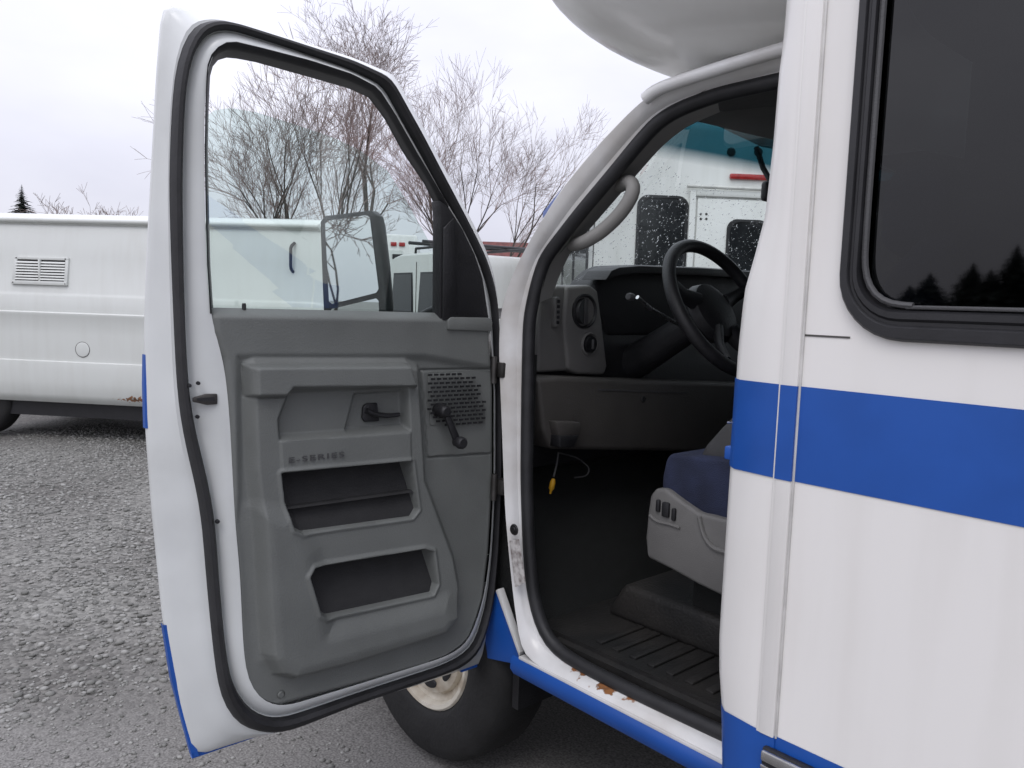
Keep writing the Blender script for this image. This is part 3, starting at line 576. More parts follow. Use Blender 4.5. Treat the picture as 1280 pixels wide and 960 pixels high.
# window crank
c0 = on(547, 512, .0); c1 = on(561, 549, .0)
cax = (c1-c0).normalized(); cs = DN.cross(cax)
arm_ = [c0+DN*.03-cax*.012+cs*.007, c0+DN*.03-cax*.012-cs*.007, c1+DN*.036-cs*.010, c1+DN*.036+cs*.010]
ck = put('window_crank', *prism(arm_, DN*.010, .003), 'black', door)
put('hub', *lathe([(0, .046), (.010, .046), (.014, .042), (.016, .03), (.018, 0)], c0, DN, 24), 'black', ck)
put('knob', *lathe([(0, .070), (.011, .070), (.015, .064), (.016, .055), (.013, .046), (.013, .036)], c1, DN, 24), 'black', ck)
# inside release handle
hb = put('release_handle', *prism([on(x, y, .0) for x, y in ((452, 508), (456, 504), (470, 503), (473, 526), (454, 527), (451, 522))], DN*.008, .003), 'black', door)
q = [on(x, y, .014) for x, y in ((458, 513), (470, 518), (484, 520), (499, 518))]
put('lever', *tube(resamp(q, 14, False, 1), [.009]*5+[.008]*5+[.007]*4, 10, True, (.75, 1.0)), 'black', hb)
# lock knob, latch, screws and plugs
q = dpx(305, 392, -.02); put('lock_knob', *lathe([(0, .022), (.0035, .022), (.0045, .018), (.0042, 0), (.0042, -.02)], q, ez, 14), 'black', door)
q = dpx(258, 499, .0)
put('latch', *prism([dpx(x, y, -.004) for x, y in ((240, 497), (256, 492), (271, 492), (271, 505), (258, 506), (240, 502))], DN*.006, .002), 'steel', door)
put('latch_slot', *prism([dpx(x, y, .003) for x, y in ((246, 498), (268, 496), (268, 501), (246, 501))], DN*.002), 'black', door)
for x, y, r_ in ((237, 482, .004), (248, 479, .004), (247, 521, .004), (272, 652, .0045)):
    put('screw', *lathe([(0, .004), (r_*.7, .004), (r_, .0015), (r_, -.004)], dpx(x, y, .0), DN, 14), 'black', door)
put('trim_plug', *lathe([(0, .004), (.006, .004), (.0075, .002), (.008, 0), (.010, .0), (.010, -.002)], on(351, 868), DN, 20), 'grey', door)
# embossed lettering; darker grey paints in the shadows of the raised letters
fc = bpy.data.curves.new('lettering', 'FONT'); fc.body = 'E-SERIES'; fc.size = .0185; fc.extrude = .0008; fc.space_character = 1.15
to = bpy.data.objects.new('tmp', fc); COL.objects.link(to); dg = bpy.context.evaluated_depsgraph_get(); me = bpy.data.meshes.new_from_object(to.evaluated_get(dg)); bpy.data.objects.remove(to)
q = on(360, 579, .003); q2 = on(429, 571, .003); ax = (q2-q).normalized(); xs_ = [v.co.x for v in me.vertices]; k = (q2-q).length/(max(xs_)-min(xs_)); upv = DN.cross(ax).normalized()
me.transform(Matrix(((ax.x*k, upv.x*.95, DN.x, q.x), (ax.y*k, upv.y*.95, DN.y, q.y), (ax.z*k, upv.z*.95, DN.z, q.z), (0, 0, 0, 1)))); me.materials.clear()
fin('lettering', me, 'dgrey', door, False)
# mirror beyond the window
NM = Vector((.121, -.993, 0)).normalized(); MP = Vector((-2.03, 1.06, 0))
def mpx(x, y, w=0): d = ray(x, y); return O + d*(((MP+NM*w-O).dot(NM))/d.dot(NM))
hs = [(401, 277), (406, 270), (464, 263), (471, 270), (478, 330), (483, 385), (483, 404), (478, 410), (412, 412), (406, 405), (404, 360)]
fr = [mpx(x, y, 0) for x, y in hs]; hc = sum(fr, Vector())/len(fr)
put('mirror_housing', *loft([[p+NM*.004 for p in [hc+(q-hc)*.97 for q in fr]], fr, [p-NM*.022 for p in [hc+(q-hc)*.99 for q in fr]], [p-NM*.04 for p in [hc+(q-hc)*.85 for q in fr]], [p-NM*.05 for p in [hc+(q-hc)*.5 for q in fr]]], True, True, True), 'black', door, True, 50)
put('mirror_glass', *prism([mpx(x, y, .005) for x, y in ((407, 280), (410, 276), (459, 269), (463, 272), (474, 361), (471, 366), (416, 380), (412, 377))], NM*.002), 'mirror', door, False)
put('spot_mirror', *prism([mpx(x, y, .005) for x, y in ((413, 389), (416, 386), (471, 373), (474, 376), (475, 400), (470, 405), (418, 406))], NM*.002), 'mirror', door, False)
put('mirror_arm', *tube(resamp([dpx(556, 384, -.05), dpx(540, 386, -.10), dpx(527, 394, -.16), dpx(512, 408, -.26), dpx(488, 410, -.36), mpx(478, 400, -.02)], 18, False, 2), .011, 10), 'black', door)
# hinges and check strap between pillar and door
for y in (463, 610):
    q = cpx(628, y, -.0); put('hinge', *joinm([box(q-Vector((.03, .004, .02)), q+Vector((.004, .03, .02)), .004), tube([q+Vector((-.02, -.012, -.035)), q+Vector((-.02, -.012, .035))], .008, 12)]), 'steel', bus)
q = cpx(643, 662, -.008); put('pillar_plug', *lathe([(0, .005), (.007, .006), (.008, .004), (.013, .004), (.015, 0)], q, (0, -1, 0), 24), 'black', bus)
rsq = [cpx(x, y, -.0085) for x, y in ((637, 676), (649, 674), (657, 728), (644, 734))]
put('worn_decal', *prism(rsq, (0, -.0008, 0)), mat('peeling_decal', (.6, .58, .56), .7, var=.25, scale=60, col2=(.22, .19, .18)), bus, False)

# ================================================================== CAB INTERIOR
# A-pillar trim, grab handle, windshield
ta = [(674, 380), (676, 361), (687, 324), (734, 267), (781, 205), (821, 161), (859, 139), (900, 122)]
tb = [(690, 372), (696, 352), (713, 314), (762, 258), (805, 208), (830, 180), (858, 158), (900, 140)]
a = resamp([cpx(x, y, .045) for x, y in ta], 30, False, 2); b_ = resamp([cpx(x, y, .13) for x, y in tb], 30, False, 2)
put('pillar_trim', *loft([a, [p.lerp(q, .3)-Vector((0, .008, 0)) for p, q in zip(a, b_)], [p.lerp(q, .8)-Vector((0, .004, 0)) for p, q in zip(a, b_)], b_, [q+Vector((-.06, .02, -.0)) for q in b_]]), 'handle', bus)
gh = [(716, 306), (730, 303), (752, 290), (775, 268), (790, 246), (794, 230), (786, 226), (775, 232)]
put('grab_handle', *tube(resamp([cpx(x, y, .10 if i in (0, 7) else .07) for i, (x, y) in enumerate(gh)], 30, False, 3), .017, 12), 'handle', bus)
# windshield surface from the pillar line
wl = sorted([(p.z, p.x) for p in (cpx(x, y, .13) for x, y in tb)]); wz = [a_ for a_, _ in wl]; wxx = [b2 for _, b2 in wl]
k1 = (wxx[-2]-wxx[1])/(wz[-2]-wz[1])
def wsx(z): return wxx[1]+k1*(z-wz[1])
def wsp(y, z): yc = 2.37; t = (y-yc)/.9; return Vector((wsx(z)-.012-.30*(1-min(1, abs(t))**2.2), y, z))
YW = list(np.linspace(1.46, 3.28, 26)); ZW = list(np.linspace(1.28, 1.905, 16))
def wtop(y): return 1.865+.10*(1-min(1, abs((y-2.37)/.9))**1.8)
wsh = put('windshield', *loft([[wsp(y, 1.28+(wtop(y)-1.28)*k/15) for y in YW] for k in range(16)]), 'cabglass', bus)
at_ = wsh.data.attributes.new('band', 'FLOAT', 'POINT')
for i_, vx in enumerate(wsh.data.vertices): at_.data[i_].value = (vx.co.z-1.28)/(wtop(vx.co.y)-1.28)
wsh['label'] = 'windshield with teal sun band and raindrops'
pts, scl, rot = [], [], []
for i in range(4200):
    y = random.uniform(1.5, 3.2); z = random.uniform(1.32, 1.80); p = wsp(y, z); e1 = (wsp(y+.01, z)-p).normalized(); e2 = (wsp(y, z+.01)-p).normalized(); nn = e1.cross(e2).normalized()
    if nn.x > 0: nn = -nn
    s_ = random.choice((.0009, .0011, .0014, .0018, .0026)); pts.append(tuple(p+nn*.0004)); scl.append((s_*random.uniform(.8, 1.2), s_*random.uniform(.9, 1.6), s_*.45)); rot.append([[e1.x, e2.x, nn.x], [e1.y, e2.y, nn.y], [e1.z, e2.z, nn.z]])
o = blobs('raindrops', pts, scl, rot, 'drop', wsh, 1, .06); o['kind'] = 'stuff'
# header, visor, headliner
zt = 1.90
put('headliner', *loft([[wsp(y, wtop(y))+Vector((-.02, 0, .012)) for y in YW], [wsp(y, wtop(y))+Vector((.05, 0, -.004)) for y in YW], [Vector((-1.0, y, wtop(y)+.02)) for y in YW], [Vector((-.55, y, 2.03)) for y in YW]]), 'headliner', bus)
vv_ = [onX(x, y, -1.28) for x, y in ((872, 143), (1000, 172), (1000, 184), (866, 152))]
put('sun_visor', *prism(vv_, (.16, 0, .05), .006), 'grey2', bus)
q = wsp(2.22, 1.80); q = onX(962, 240, -1.42)
rm_ = put('rear_view_mirror', *box(q+Vector((-.015, -.035, -.032)), q+Vector((.015, .20, .032)), .012, 3), 'black', bus)
put('mirror_stem', *tube([q+Vector((-.01, .07, 0)), q+Vector((-.06, .05, .09)), q+Vector((-.09, .05, .16))], .009, 8), 'black', rm_)
# dashboard
dash = put('dashboard', *loft([[Vector((x, y, z)) for x, z in ((-2.0, 1.36), (-1.80, 1.39), (-1.68, 1.40), (-1.63, 1.385), (-1.62, 1.25), (-1.60, 1.17), (-1.62, .95), (-1.75, .9))] for y in np.linspace(1.50, 3.25, 8)]), 'black', bus)
hp = [onX(x, y, -1.62) for x, y in ((742, 362), (750, 350), (762, 338), (775, 332), (800, 331), (880, 334), (960, 340), (1040, 350), (1040, 420), (760, 420))]
put('cluster_hood', *prism(hp, (-.12, 0, -.0), .012, 3), 'black', dash)
put('cluster_lip', *prism([onX(x, y, -1.56) for x, y in ((757, 350), (765, 338), (775, 334), (800, 332), (880, 335), (960, 341), (960, 350), (880, 345), (800, 342), (778, 344))], (-.10, 0, 0), .004), 'black', dash)
XP = -1.575
pod = put('vent_pod', *prism([onX(x, y, XP) for x, y in ((709, 358), (738, 356), (748, 363), (753, 400), (760, 458), (756, 469), (722, 468), (710, 462), (705, 405))], (-.12, 0, 0), .010, 3), 'grey2', dash)
put('end_panel', *prism([onX(x, y, XP-.01) for x, y in ((674, 372), (682, 362), (698, 357), (712, 358), (708, 405), (713, 464), (672, 466))], (-.12, 0, 0), .010, 3), 'grey2', dash)
for x, y, r_, nm in ((730, 389, .045, 'round_vent'), (736, 430, .031, 'headlight_switch')):
    q = onX(x, y, XP)
    vt_ = put(nm, *lathe([(r_*1.12, -.004), (r_*1.10, .006), (r_, .008), (r_*.92, .002), (r_*.9, -.01), (.0, -.012)], q, (1, 0, 0), 36), 'black' if nm[0] == 'r' else 'grey2', dash)
    if nm[0] == 'r':
        put('vane', *prism([q+Vector((-.004, -.006, r_*.85)), q+Vector((-.004, .006, r_*.85)), q+Vector((-.004, .012, -r_*.85)), q+Vector((-.004, -.004, -r_*.85))], (.012, 0, 0), .002), 'dgrey', vt_)
        put('vent_face', *lathe([(0, .004), (r_*.8, .004), (r_*.88, -.006)], q, (1, .25, 0), 30), 'black', vt_)
    else:
        put('dial', *lathe([(0, .012), (r_*.72, .012), (r_*.8, .004), (r_*.82, -.01)], q, (1, 0, 0), 30), 'black', vt_)
        put('pointer', *box(q+Vector((.012, -.003, -.014)), q+Vector((.02, .003, .014)), .002), 'dgrey', vt_)
q = onX(694, 390, XP-.006)
sv_ = put('side_vent', *box(q+Vector((-.01, -.011, -.042)), q+Vector((.012, .009, .042)), .005), 'grey2', dash)
for i in range(5): put('louvre', *box(q+Vector((.011, -.006, -.033+.0145*i)), q+Vector((.0135, .005, -.024+.0145*i)), .001), 'black', sv_)
XL = -1.52
lp = [onX(x, y, XL) for x, y in ((672, 474), (700, 471), (800, 475), (1010, 482), (960, 530), (880, 565), (690, 562), (680, 540))]
lowp = put('knee_panel', *prism(lp, (-.10, 0, 0), .014, 3), 'brown', bus)
put('panel_line', *prism([onX(x, y, XL) for x, y in ((748, 486), (860, 490), (860, 492), (748, 488))], (.002, 0, 0)), 'dgrey', lowp, False)
put('keyhole', *lathe([(0, .003), (.009, .003), (.010, 0)], onX(804, 499, XL), (1, 0, 0), 18), 'black', lowp)
put('brake_release', *prism([onX(x, y, XL+.03) for x, y in ((695, 527), (727, 528), (724, 546), (700, 547))], (-.05, 0, 0), .006), 'brown', lowp)
put('release_grip', *prism([onX(x, y, XL+.035) for x, y in ((700, 545), (724, 544), (718, 560), (700, 560))], (-.04, 0, 0), .004), 'black', lowp)
# steering wheel on its column
SWc = Vector((-1.31, 1.975, 1.42)); SA = Vector((.86, 0, .51)).normalized(); e = Vector((0, 1, 0)); g_ = SA.cross(e)
swh = put('steering_wheel', *loft([[SWc+(e*math.cos(t)+g_*math.sin(t))*(.205+.019*math.cos(k))+SA*(.019*math.sin(k)) for k in np.linspace(0, 2*math.pi, 13)] for t in np.linspace(0, 2*math.pi, 65)]), 'black', bus)
put('airbag_hub', *lathe([(0, .012), (.05, .010), (.085, -.004), (.095, -.03), (.08, -.06)], SWc-SA*.01, SA, 32), 'black', swh)
for t in (.35, math.pi-.35, 1.5*math.pi-.45, 1.5*math.pi+.45):
    d_ = e*math.cos(t)-g_*math.sin(t) if False else e*math.cos(t)+g_*math.sin(t)
    put('spoke', *tube([SWc+d_*.07-SA*.02, SWc+d_*.13-SA*.018, SWc+d_*.19], [.022, .016, .014], 10, True, (1.3, .7)), 'black', swh)
put('steering_column', *tube([SWc-SA*.06, SWc-SA*.46], [.042, .06], 18), 'black', bus)
q = onX(788, 371, -1.42); st = put('shift_lever', *tube([SWc-SA*.12-e*.03, q+Vector((0, .09, -.03)), q+Vector((0, .03, 0))], .006, 8), 'alu', bus)
put('lever_knob', *lathe([(0, .012), (.009, .010), (.011, 0), (.009, -.012), (0, -.016)], q, (0, -1, .1), 16), 'dgrey', st)
put('wiper_stalk', *tube([SWc-SA*.10+e*.05, SWc-SA*.11+e*.12+ez*.035, SWc-SA*.09+e*.2+ez*.07], .007, 8), 'dgrey', bus)
# floor, firewall, engine cover, passenger side
put('cab_floor', *joinm([box((-1.50, 1.46, .50), (-.55, 3.3, .56)), ]), 'mat', bus, False)
for i in range(9):
    q0 = -1.30+.055*i; put('tread_rib', *box((q0, 1.49, .559), (q0+.022, 1.66, .566), .002), 'mat', bus)
put('floor_riser', *prism([(-1.42, 1.66, .555), (-.55, 1.66, .555), (-.55, 1.66, .66), (-1.36, 1.66, .66)], (0, .8, 0), .02, 3), 'mat', bus)
put('door_step_pan', *prism([(-1.40, 1.445, .545), (-.6, 1.445, .545), (-.6, 1.485, .556), (-1.40, 1.485, .556)], (0, 0, -.03)), 'mat', bus, False)
put('firewall', *joinm([box((-1.80, 1.46, .5), (-1.72, 3.3, 1.3)), box((-1.8, 1.425, .5), (-1.505, 1.445, 1.28))]), 'carpet', bus, False)
put('toe_board', *prism([(-1.48, 1.462, .5), (-1.48, 1.462, .56), (-1.73, 1.462, .95), (-1.73, 1.462, .9)], (0, 1.8, 0)), 'carpet', bus, False)
put('engine_cover', *prism([(-1.75, 2.28, .56), (-.9, 2.28, .56), (-1.0, 2.32, .95), (-1.7, 2.34, 1.0)], (0, .55, 0), .04, 3), 'carpet', bus)
hw_ = rrect(-1.38, -.78, 1.38, 1.83, .06); pd = [(x, z) for x, z in hw_]
def orect(h, x0, x1, z0, z1):
    n = len(h)//4; o = []
    cx, cz = -1.08, 1.6
    for x, z in h: o.append((min(max(cx+(x-cx)*9, x0), x1), min(max(cz+(z-cz)*9, z0), z1)))
    for i, c in enumerate(((x1, z1), (x0, z1), (x0, z0), (x1, z0))): o[i*n+n//2] = c
    return o
put('passenger_door', *loft([[(x, 3.36, z) for x, z in orect(hw_, -1.6, -.6, .5, 1.95)], [(x, 3.36, z) for x, z in hw_], [(x, 3.30, z) for x, z in hw_], [(x, 3.28, z) for x, z in orect(hw_, -1.6, -.6, .5, 1.95)]], True), 'headliner', bus)
put('passenger_glass', *loft([[(-1.4, 3.33, 1.36), (-.76, 3.33, 1.36)], [(-1.4, 3.33, 1.85), (-.76, 3.33, 1.85)]]), 'cabglass', bus, False)
# dangling cable with yellow plug
pts = [onX(x, y, -1.56) for x, y in ((698, 565), (696, 580), (692, 596))]
cb = put('dangling_cable', *joinm([tube(pts, .003, 6), tube(resamp([onX(x, y, -1.57) for x, y in ((698, 566), (722, 572), (738, 585), (735, 595), (718, 597))], 20, False, 2), .0022, 6)]), 'dgrey', bus)
q = onX(692, 598, -1.56); put('yellow_plug', *lathe([(0, .0), (.005, .002), (.008, .012), (.008, .03), (.004, .036), (.003, .045), (0, .046)], q, (-.15, -.1, -1), 14), 'yellow', cb)
# driver seat
YS = 1.60
shp = [(806, 672), (809, 640), (812, 620), (818, 611), (831, 611), (852, 627), (874, 642), (890, 645), (960, 665), (1000, 690), (1000, 790), (905, 747), (872, 731), (840, 713), (808, 697)]
seat = put('driver_seat', *prism([onY(x, y, YS) for x, y in shp], (0, .04, 0), .010, 3), 'grey2', bus); seat['label'] = 'driver seat with grey side shield and navy cushion'
put('shield_crease', *tube(resamp([onY(x, y, YS-.002) for x, y in ((874, 646), (880, 672), (890, 686), (905, 690), (960, 700))], 16, False, 2), .006, 8), 'grey2', seat)
put('shield_crease', *tube(resamp([onY(x, y, YS-.001) for x, y in ((812, 644), (820, 652), (836, 655), (850, 660))], 12, False, 2), .004, 8), 'grey2', seat)
for x, y, w_, h_ in ((823.5, 632, .006, .016), (833, 637, .011, .019), (843, 643, .006, .016)):
    q = onY(x, y, YS); put('seat_switch', *box(q+Vector((-w_, -.007, -h_)), q+Vector((w_, .004, h_)), .004), 'black', seat)
cu_ = [(826, 612), (827, 595), (831, 576), (836, 567), (860, 570), (900, 574), (1010, 590), (1010, 700), (900, 660), (850, 630)]
put('seat_cushion', *prism([onY(x, y, YS+.02) for x, y in cu_], (0, .46, 0), .022, 3), 'fabric', seat)
put('seat_back', *prism([(-.93, 1.66, .98), (-.80, 1.66, .90), (-.56, 1.66, 1.50), (-.58, 1.66, 1.58), (-.66, 1.66, 1.58), (-.72, 1.66, 1.50)], (0, .42, 0), .04, 4), 'fabric', seat)
put('head_rest', *prism([(-.76, 1.70, 1.56), (-.70, 1.70, 1.52), (-.64, 1.70, 1.56), (-.62, 1.70, 1.66), (-.66, 1.70, 1.73), (-.72, 1.70, 1.74), (-.76, 1.70, 1.68)], (0, .34, 0), .045, 5), 'fabric', seat)
put('seat_bolster', *prism([onY(x, y, 1.66) for x, y in ((870, 576), (880, 556), (900, 534), (922, 512), (1000, 470), (1000, 610))], (0, .07, 0), .018, 3), 'dgrey', seat)
put('partition', *box((-.52, 1.47, .66), (-.50, 2.6, 2.0), .004), 'headliner', bus)  # panel added to block the bright passenger window seen through the body pane
put('seat_riser', *box((-1.15, 1.68, .65), (-.7, 2.05, .85), .01), 'carpet', seat)

# ================================================================== PARKED CARGO VAN
def frame(o, rx, fx):                       # local frame: right, away, up
    rx = Vector(rx).normalized(); fx = Vector(fx).normalized()
    return Matrix(((rx.x, fx.x, 0, o.x), (rx.y, fx.y, 0, o.y), (0, 0, 1, 0), (0, 0, 0, 1)))
def plane_px(x, y, o, nrm_): d = ray(x, y); return O + d*((o-O).dot(nrm_)/d.dot(nrm_))
vl = rad(83.5); vdir = -(rh*-math.sin(vl)+fh*math.cos(vl)); vaw = Vector((-vdir.y, vdir.x, 0))
if vaw.dot(fh) < 0: vaw = -vaw
vo = CR(-3.2, 7.2)                          # a point of the van's near side
MV = frame(vo, vdir, vaw); MVi = MV.inverted()
van = thing('cargo_van', 'long white cargo van with louvred side vent and rust along its sill', 'van', tuple(vo))
def vpx(x, y, w=0): p = plane_px(x, y, vo+vaw*w, vaw); return MVi @ p
prof = [(.06, .36), (.02, .40), (.0, .44), (-.012, .56), (-.014, .70), (-.010, .745), (.004, .752), (.004, .80), (.0, 1.0), (.004, 1.15), (-.004, 1.17), (-.004, 1.19), (.012, 1.20), (.014, 1.34), (.022, 1.36), (.03, 1.38), (.05, 1.7), (.085, 1.96), (.095, 1.99), (.082, 2.0), (.08, 2.035), (.10, 2.055), (.16, 2.085), (.4, 2.12), (1.0, 2.14), (1.6, 2.12), (1.84, 2.085), (1.92, 2.03), (1.93, 1.98), (2.0, 1.3), (2.02, .7), (1.98, .4), (1.94, .36)]
sx0 = -2.1; sx1 = (MVi @ plane_px(408, 400, vo, vaw)).x
rings = [[MV @ Vector((s_, a_+(abs(s_-c_) < -1), z_)) for a_, z_ in prof] for s_ in (sx0, sx0+1.5, sx1-.6, sx1-.12) for c_ in (0,)]
rings.append([MV @ Vector((sx1-.02, .03+a_*.97, z_-.02*(z_ > 1.2))) for a_, z_ in prof]); rings.append([MV @ Vector((sx1, .08+a_*.92, .05+z_*.96)) for a_, z_ in prof])
M['vanrust'] = dirty_white('van_body_paint', (.62, .64, .61), (.5, .5, .46), .3)
rusty(M['vanrust'], tuple(MV @ Vector((vpx(168, 500).x, .0, .43))), .22, .035)
put('body', *loft(rings, True, True, True), 'vanrust', van, True, 25)
q0 = vpx(0, 268); 
put('roof_rail', *tube([MV @ Vector((s_, .072, 2.03)) for s_ in (sx0, 0, sx1-.1)], .024, 10), 'vanwhite', van)
put('underbody', *[xf(box((sx0+.05, .12, .22), (sx1-.1, 1.9, .40)), MV)][0], 'black', van, False)
# louvred vent
A_ = vpx(12, 320); B_ = vpx(82, 357); lx0, lx1, lz0, lz1 = A_.x, B_.x, B_.z, A_.z
def vface(z): return float(np.interp(z, [.36, .7, .75, 1.15, 1.2, 1.36, 1.7, 1.96], [.0, -.014, .0, .004, .012, .022, .05, .085]))
vn_ = put('side_vent', *xf(joinm([prism([Vector((lx0, vface(lz0)-.016, lz0)), Vector((lx0+.03, vface(lz0)-.016, lz0)), Vector((lx0+.05, vface(lz1)-.016, lz1)), Vector((lx0+.02, vface(lz1)-.016, lz1))], (0, .03, 0), .003), prism([Vector((lx1-.03, vface(lz0)-.016, lz0)), Vector((lx1, vface(lz0)-.016, lz0)), Vector((lx1+.01, vface(lz1)-.016, lz1)), Vector((lx1-.02, vface(lz1)-.016, lz1))], (0, .03, 0), .003), prism([Vector((lx0+.02, vface(lz1)-.018, lz1)), Vector((lx1+.012, vface(lz1)-.018, lz1)), Vector((lx1+.01, vface(lz1)-.018, lz1-.025)), Vector((lx0+.02, vface(lz1)-.018, lz1-.025))], (0, .03, 0), .003), prism([Vector((lx0-.005, vface(lz0)-.018, lz0+.035)), Vector((lx1, vface(lz0)-.018, lz0+.035)), Vector((lx1, vface(lz0)-.018, lz0)), Vector((lx0-.005, vface(lz0)-.018, lz0))], (0, .03, 0), .003), box(((lx0+lx1)/2-.008, vface(lz0)-.012, lz0+.03), ((lx0+lx1)/2+.008, vface(lz0)+.03, lz1-.02), .002)]), MV), 'vanwhite', van)
put('vent_backing', *xf(prism([Vector((lx0+.01, vface(lz0)-.003, lz0+.01)), Vector((lx1-.01, vface(lz0)-.003, lz0+.01)), Vector((lx1-.01, vface(lz1)-.003, lz1-.008)), Vector((lx0+.02, vface(lz1)-.003, lz1-.008))], (0, .02, 0)), MV), 'black', vn_, False)
for i in range(7):
    z_ = lz0+.045+(lz1-lz0-.075)*i/7
    for xa, xb in ((lx0+.034, (lx0+lx1)/2-.008), ((lx0+lx1)/2+.008, lx1-.024)):
        put('slat', *xf(prism([Vector((xa, -.020+vface(z_), z_)), Vector((xb, -.020+vface(z_), z_)), Vector((xb, -.010+vface(z_), z_+.015)), Vector((xa, -.010+vface(z_), z_+.015))], (0, .005, 0)), MV), 'vanwhite', vn_, False)
for x, z_ in ((lx0+.015, lz0+.015), (lx1-.015, lz0+.015), (lx1-.02, lz1-.012), (lx0+.04, lz1-.012)):
    put('screw', *xf(lathe([(0, .003), (.006, .002), (.007, 0)], (x, vface(z_)-.018, z_), (0, -1, 0), 10), MV), 'steel', vn_)
q = vpx(103, 437); put('fuel_door', *xf(lathe([(0, .003), (.060, .003), (.065, .002), (.067, .000), (.067, -.004)], (q.x, vface(q.z)+.0, q.z), (0, -1, 0), 36), MV), 'vanwhite', van)
put('fuel_door_ring', *xf(lathe([(.067, .0), (.068, .0015), (.071, .0015), (.072, -.002)], (q.x, vface(q.z)+.0, q.z), (0, -1, 0), 36), MV), 'seam', van)
q = vpx(363, 322); put('grab_rail', *xf(tube(resamp([Vector((q.x+.01, vface(q.z)+.01, q.z+.13)), Vector((q.x, vface(q.z)-.05, q.z+.10)), Vector((q.x, vface(q.z)-.05, q.z-.10)), Vector((q.x+.01, vface(q.z)+.01, q.z-.13))], 16, False, 2), .014, 8), MV), 'black', van)
s_ = vpx(-40, 500).x; wheel(tuple(MV @ Vector((s_, .09, .36))), tuple(-vaw), van, .36)
s_ = vpx(390, 500).x; wheel(tuple(MV @ Vector((s_-.15, .09, .36))), tuple(-vaw), van, .36)
for s2 in (vpx(-40, 500).x, vpx(390, 500).x-.15): wheel(tuple(MV @ Vector((s2, 1.9, .36))), tuple(vaw), van, .36)
# ================================================================== SECOND VAN, seen from behind through the door glass
def lines_van():
    yaw = rad(57); ax = fh*math.cos(yaw)+rh*math.sin(yaw)       # towards its front
    rx = Vector((ax.y, -ax.x, 0)); o0 = CR(-1.93, 12.2)       # rear-left corner: left side and rear face us
    Mx = frame(o0, rx, ax); t = thing('work_van', 'white work van with roof rack and dark twin rear windows', 'van', tuple(o0))
    w_ = 1.95; h_ = 2.08
    pr = [(0, .4), (0, 1.15), (.07, 1.9), (.14, 2.04), (.4, h_), (w_-.4, h_), (w_-.14, 2.04), (w_-.07, 1.9), (w_, 1.15), (w_, .4)]
    put('body', *xf(loft([[Vector((x*.97+.03, 0, z*.985)) for x, z in pr], [Vector((x, .05, z)) for x, z in pr], [Vector((x, 4.2, z)) for x, z in pr], [Vector((x, 5.0, min(z, 1.2))) for x, z in pr]], True, True, True), Mx), 'vanwhite', t, True, 30)
    for a, b2 in ((.16, .90), (1.05, 1.79)):
        f_ = put('rear_window', *xf(prism([Vector((a, -.012, 1.22)), Vector((b2, -.012, 1.22)), Vector((b2-.04, .0, 1.82)), Vector((a+.04, .0, 1.82))], (0, .02, 0), .01), Mx), 'rubber', t)
        put('pane', *xf(prism([Vector((a+.035, -.018, 1.255)), Vector((b2-.035, -.018, 1.255)), Vector((b2-.07, -.008, 1.785)), Vector((a+.07, -.008, 1.785))], (0, .004, 0)), Mx), 'darkpane', f_)
    put('door_gap', *xf(box((w_/2-.006, -.006, .5), (w_/2+.006, .01, 1.95)), Mx), 'seam', t, False)
    put('door_handle', *xf(box((w_/2-.05, -.05, 1.0), (w_/2-.02, 0, 1.2), .01), Mx), 'black', t)
    for k in range(3):
        y_ = .4+1.1*k; put('rack_bar', *xf(tube([Vector((.1, y_, 2.02)), Vector((.12, y_, 2.2)), Vector((w_-.12, y_, 2.2)), Vector((w_-.1, y_, 2.02))], .02, 8), Mx), 'black', t)
    for x in (.5, .95): put('ladder_rail', *xf(tube([Vector((x, .1, 2.25)), Vector((x, 3.6, 2.25))], .025, 8), Mx), 'black', t)
    for k in range(8): put('ladder_rung', *xf(tube([Vector((.5, .3+.4*k, 2.25)), Vector((.95, .3+.4*k, 2.25))], .015, 6), Mx), 'black', t)
    for x in (.10, w_-.10): put('tail_light', *xf(box((x-.05, -.02, .85), (x+.05, .03, 1.1), .01), Mx), 'red', t)
    put('bumper', *xf(box((.03, -.12, .42), (w_-.03, .02, .58), .02), Mx), 'steel', t)
    for x, y_, d_ in ((0.02, .9, -1), (w_-.02, .9, 1), (.02, 4.1, -1), (w_-.02, 4.1, 1)): wheel(tuple(Mx @ Vector((x, y_, .36))), tuple(Mx.to_3x3() @ Vector((d_, 0, 0))), t, .36)
    put('side_mirror', *xf(box((-.18, 3.9, 1.15), (-.02, 4.0, 1.4), .02), Mx), 'black', t)
lines_van()
# ================================================================== BOX TRUCK BEHIND (upper rear with red lamps)
o0 = CR(-2.02, 16.5); yaw = rad(-6); ax = fh*math.cos(yaw)+rh*math.sin(yaw); rx = Vector((ax.y, -ax.x, 0)); Mx = frame(o0, rx, ax)
bt = thing('box_truck', 'tall white box truck with red lamps high on its rear', 'truck', tuple(o0))
put('cargo_box', *xf(box((-2.3, 0, .8), (0, 4.5, 2.74), .05), Mx), 'buswhite', bt)
for i in range(4): put('red_lamp', *xf(box((-.98+.17*i+(.1 if i > 1 else 0), -.03, 2.50), (-.86+.17*i+(.1 if i > 1 else 0), .02, 2.58), .01), Mx), 'red', bt)
put('roller_door', *xf(box((-1.95, -.02, .95), (-.3, .03, 2.42), .01), Mx), 'vanwhite', bt)
put('black_bracket', *xf(box((-.5, -.04, 2.24), (-.28, .0, 2.34), .01), Mx), 'black', bt)
put('chassis', *xf(box((-1.8, .1, .5), (-.5, 6.2, .8)), Mx), 'black', bt, False)
put('cab', *xf(box((-2.15, 4.7, .6), (-.15, 6.4, 2.2), .15, 4), Mx), 'buswhite', bt)
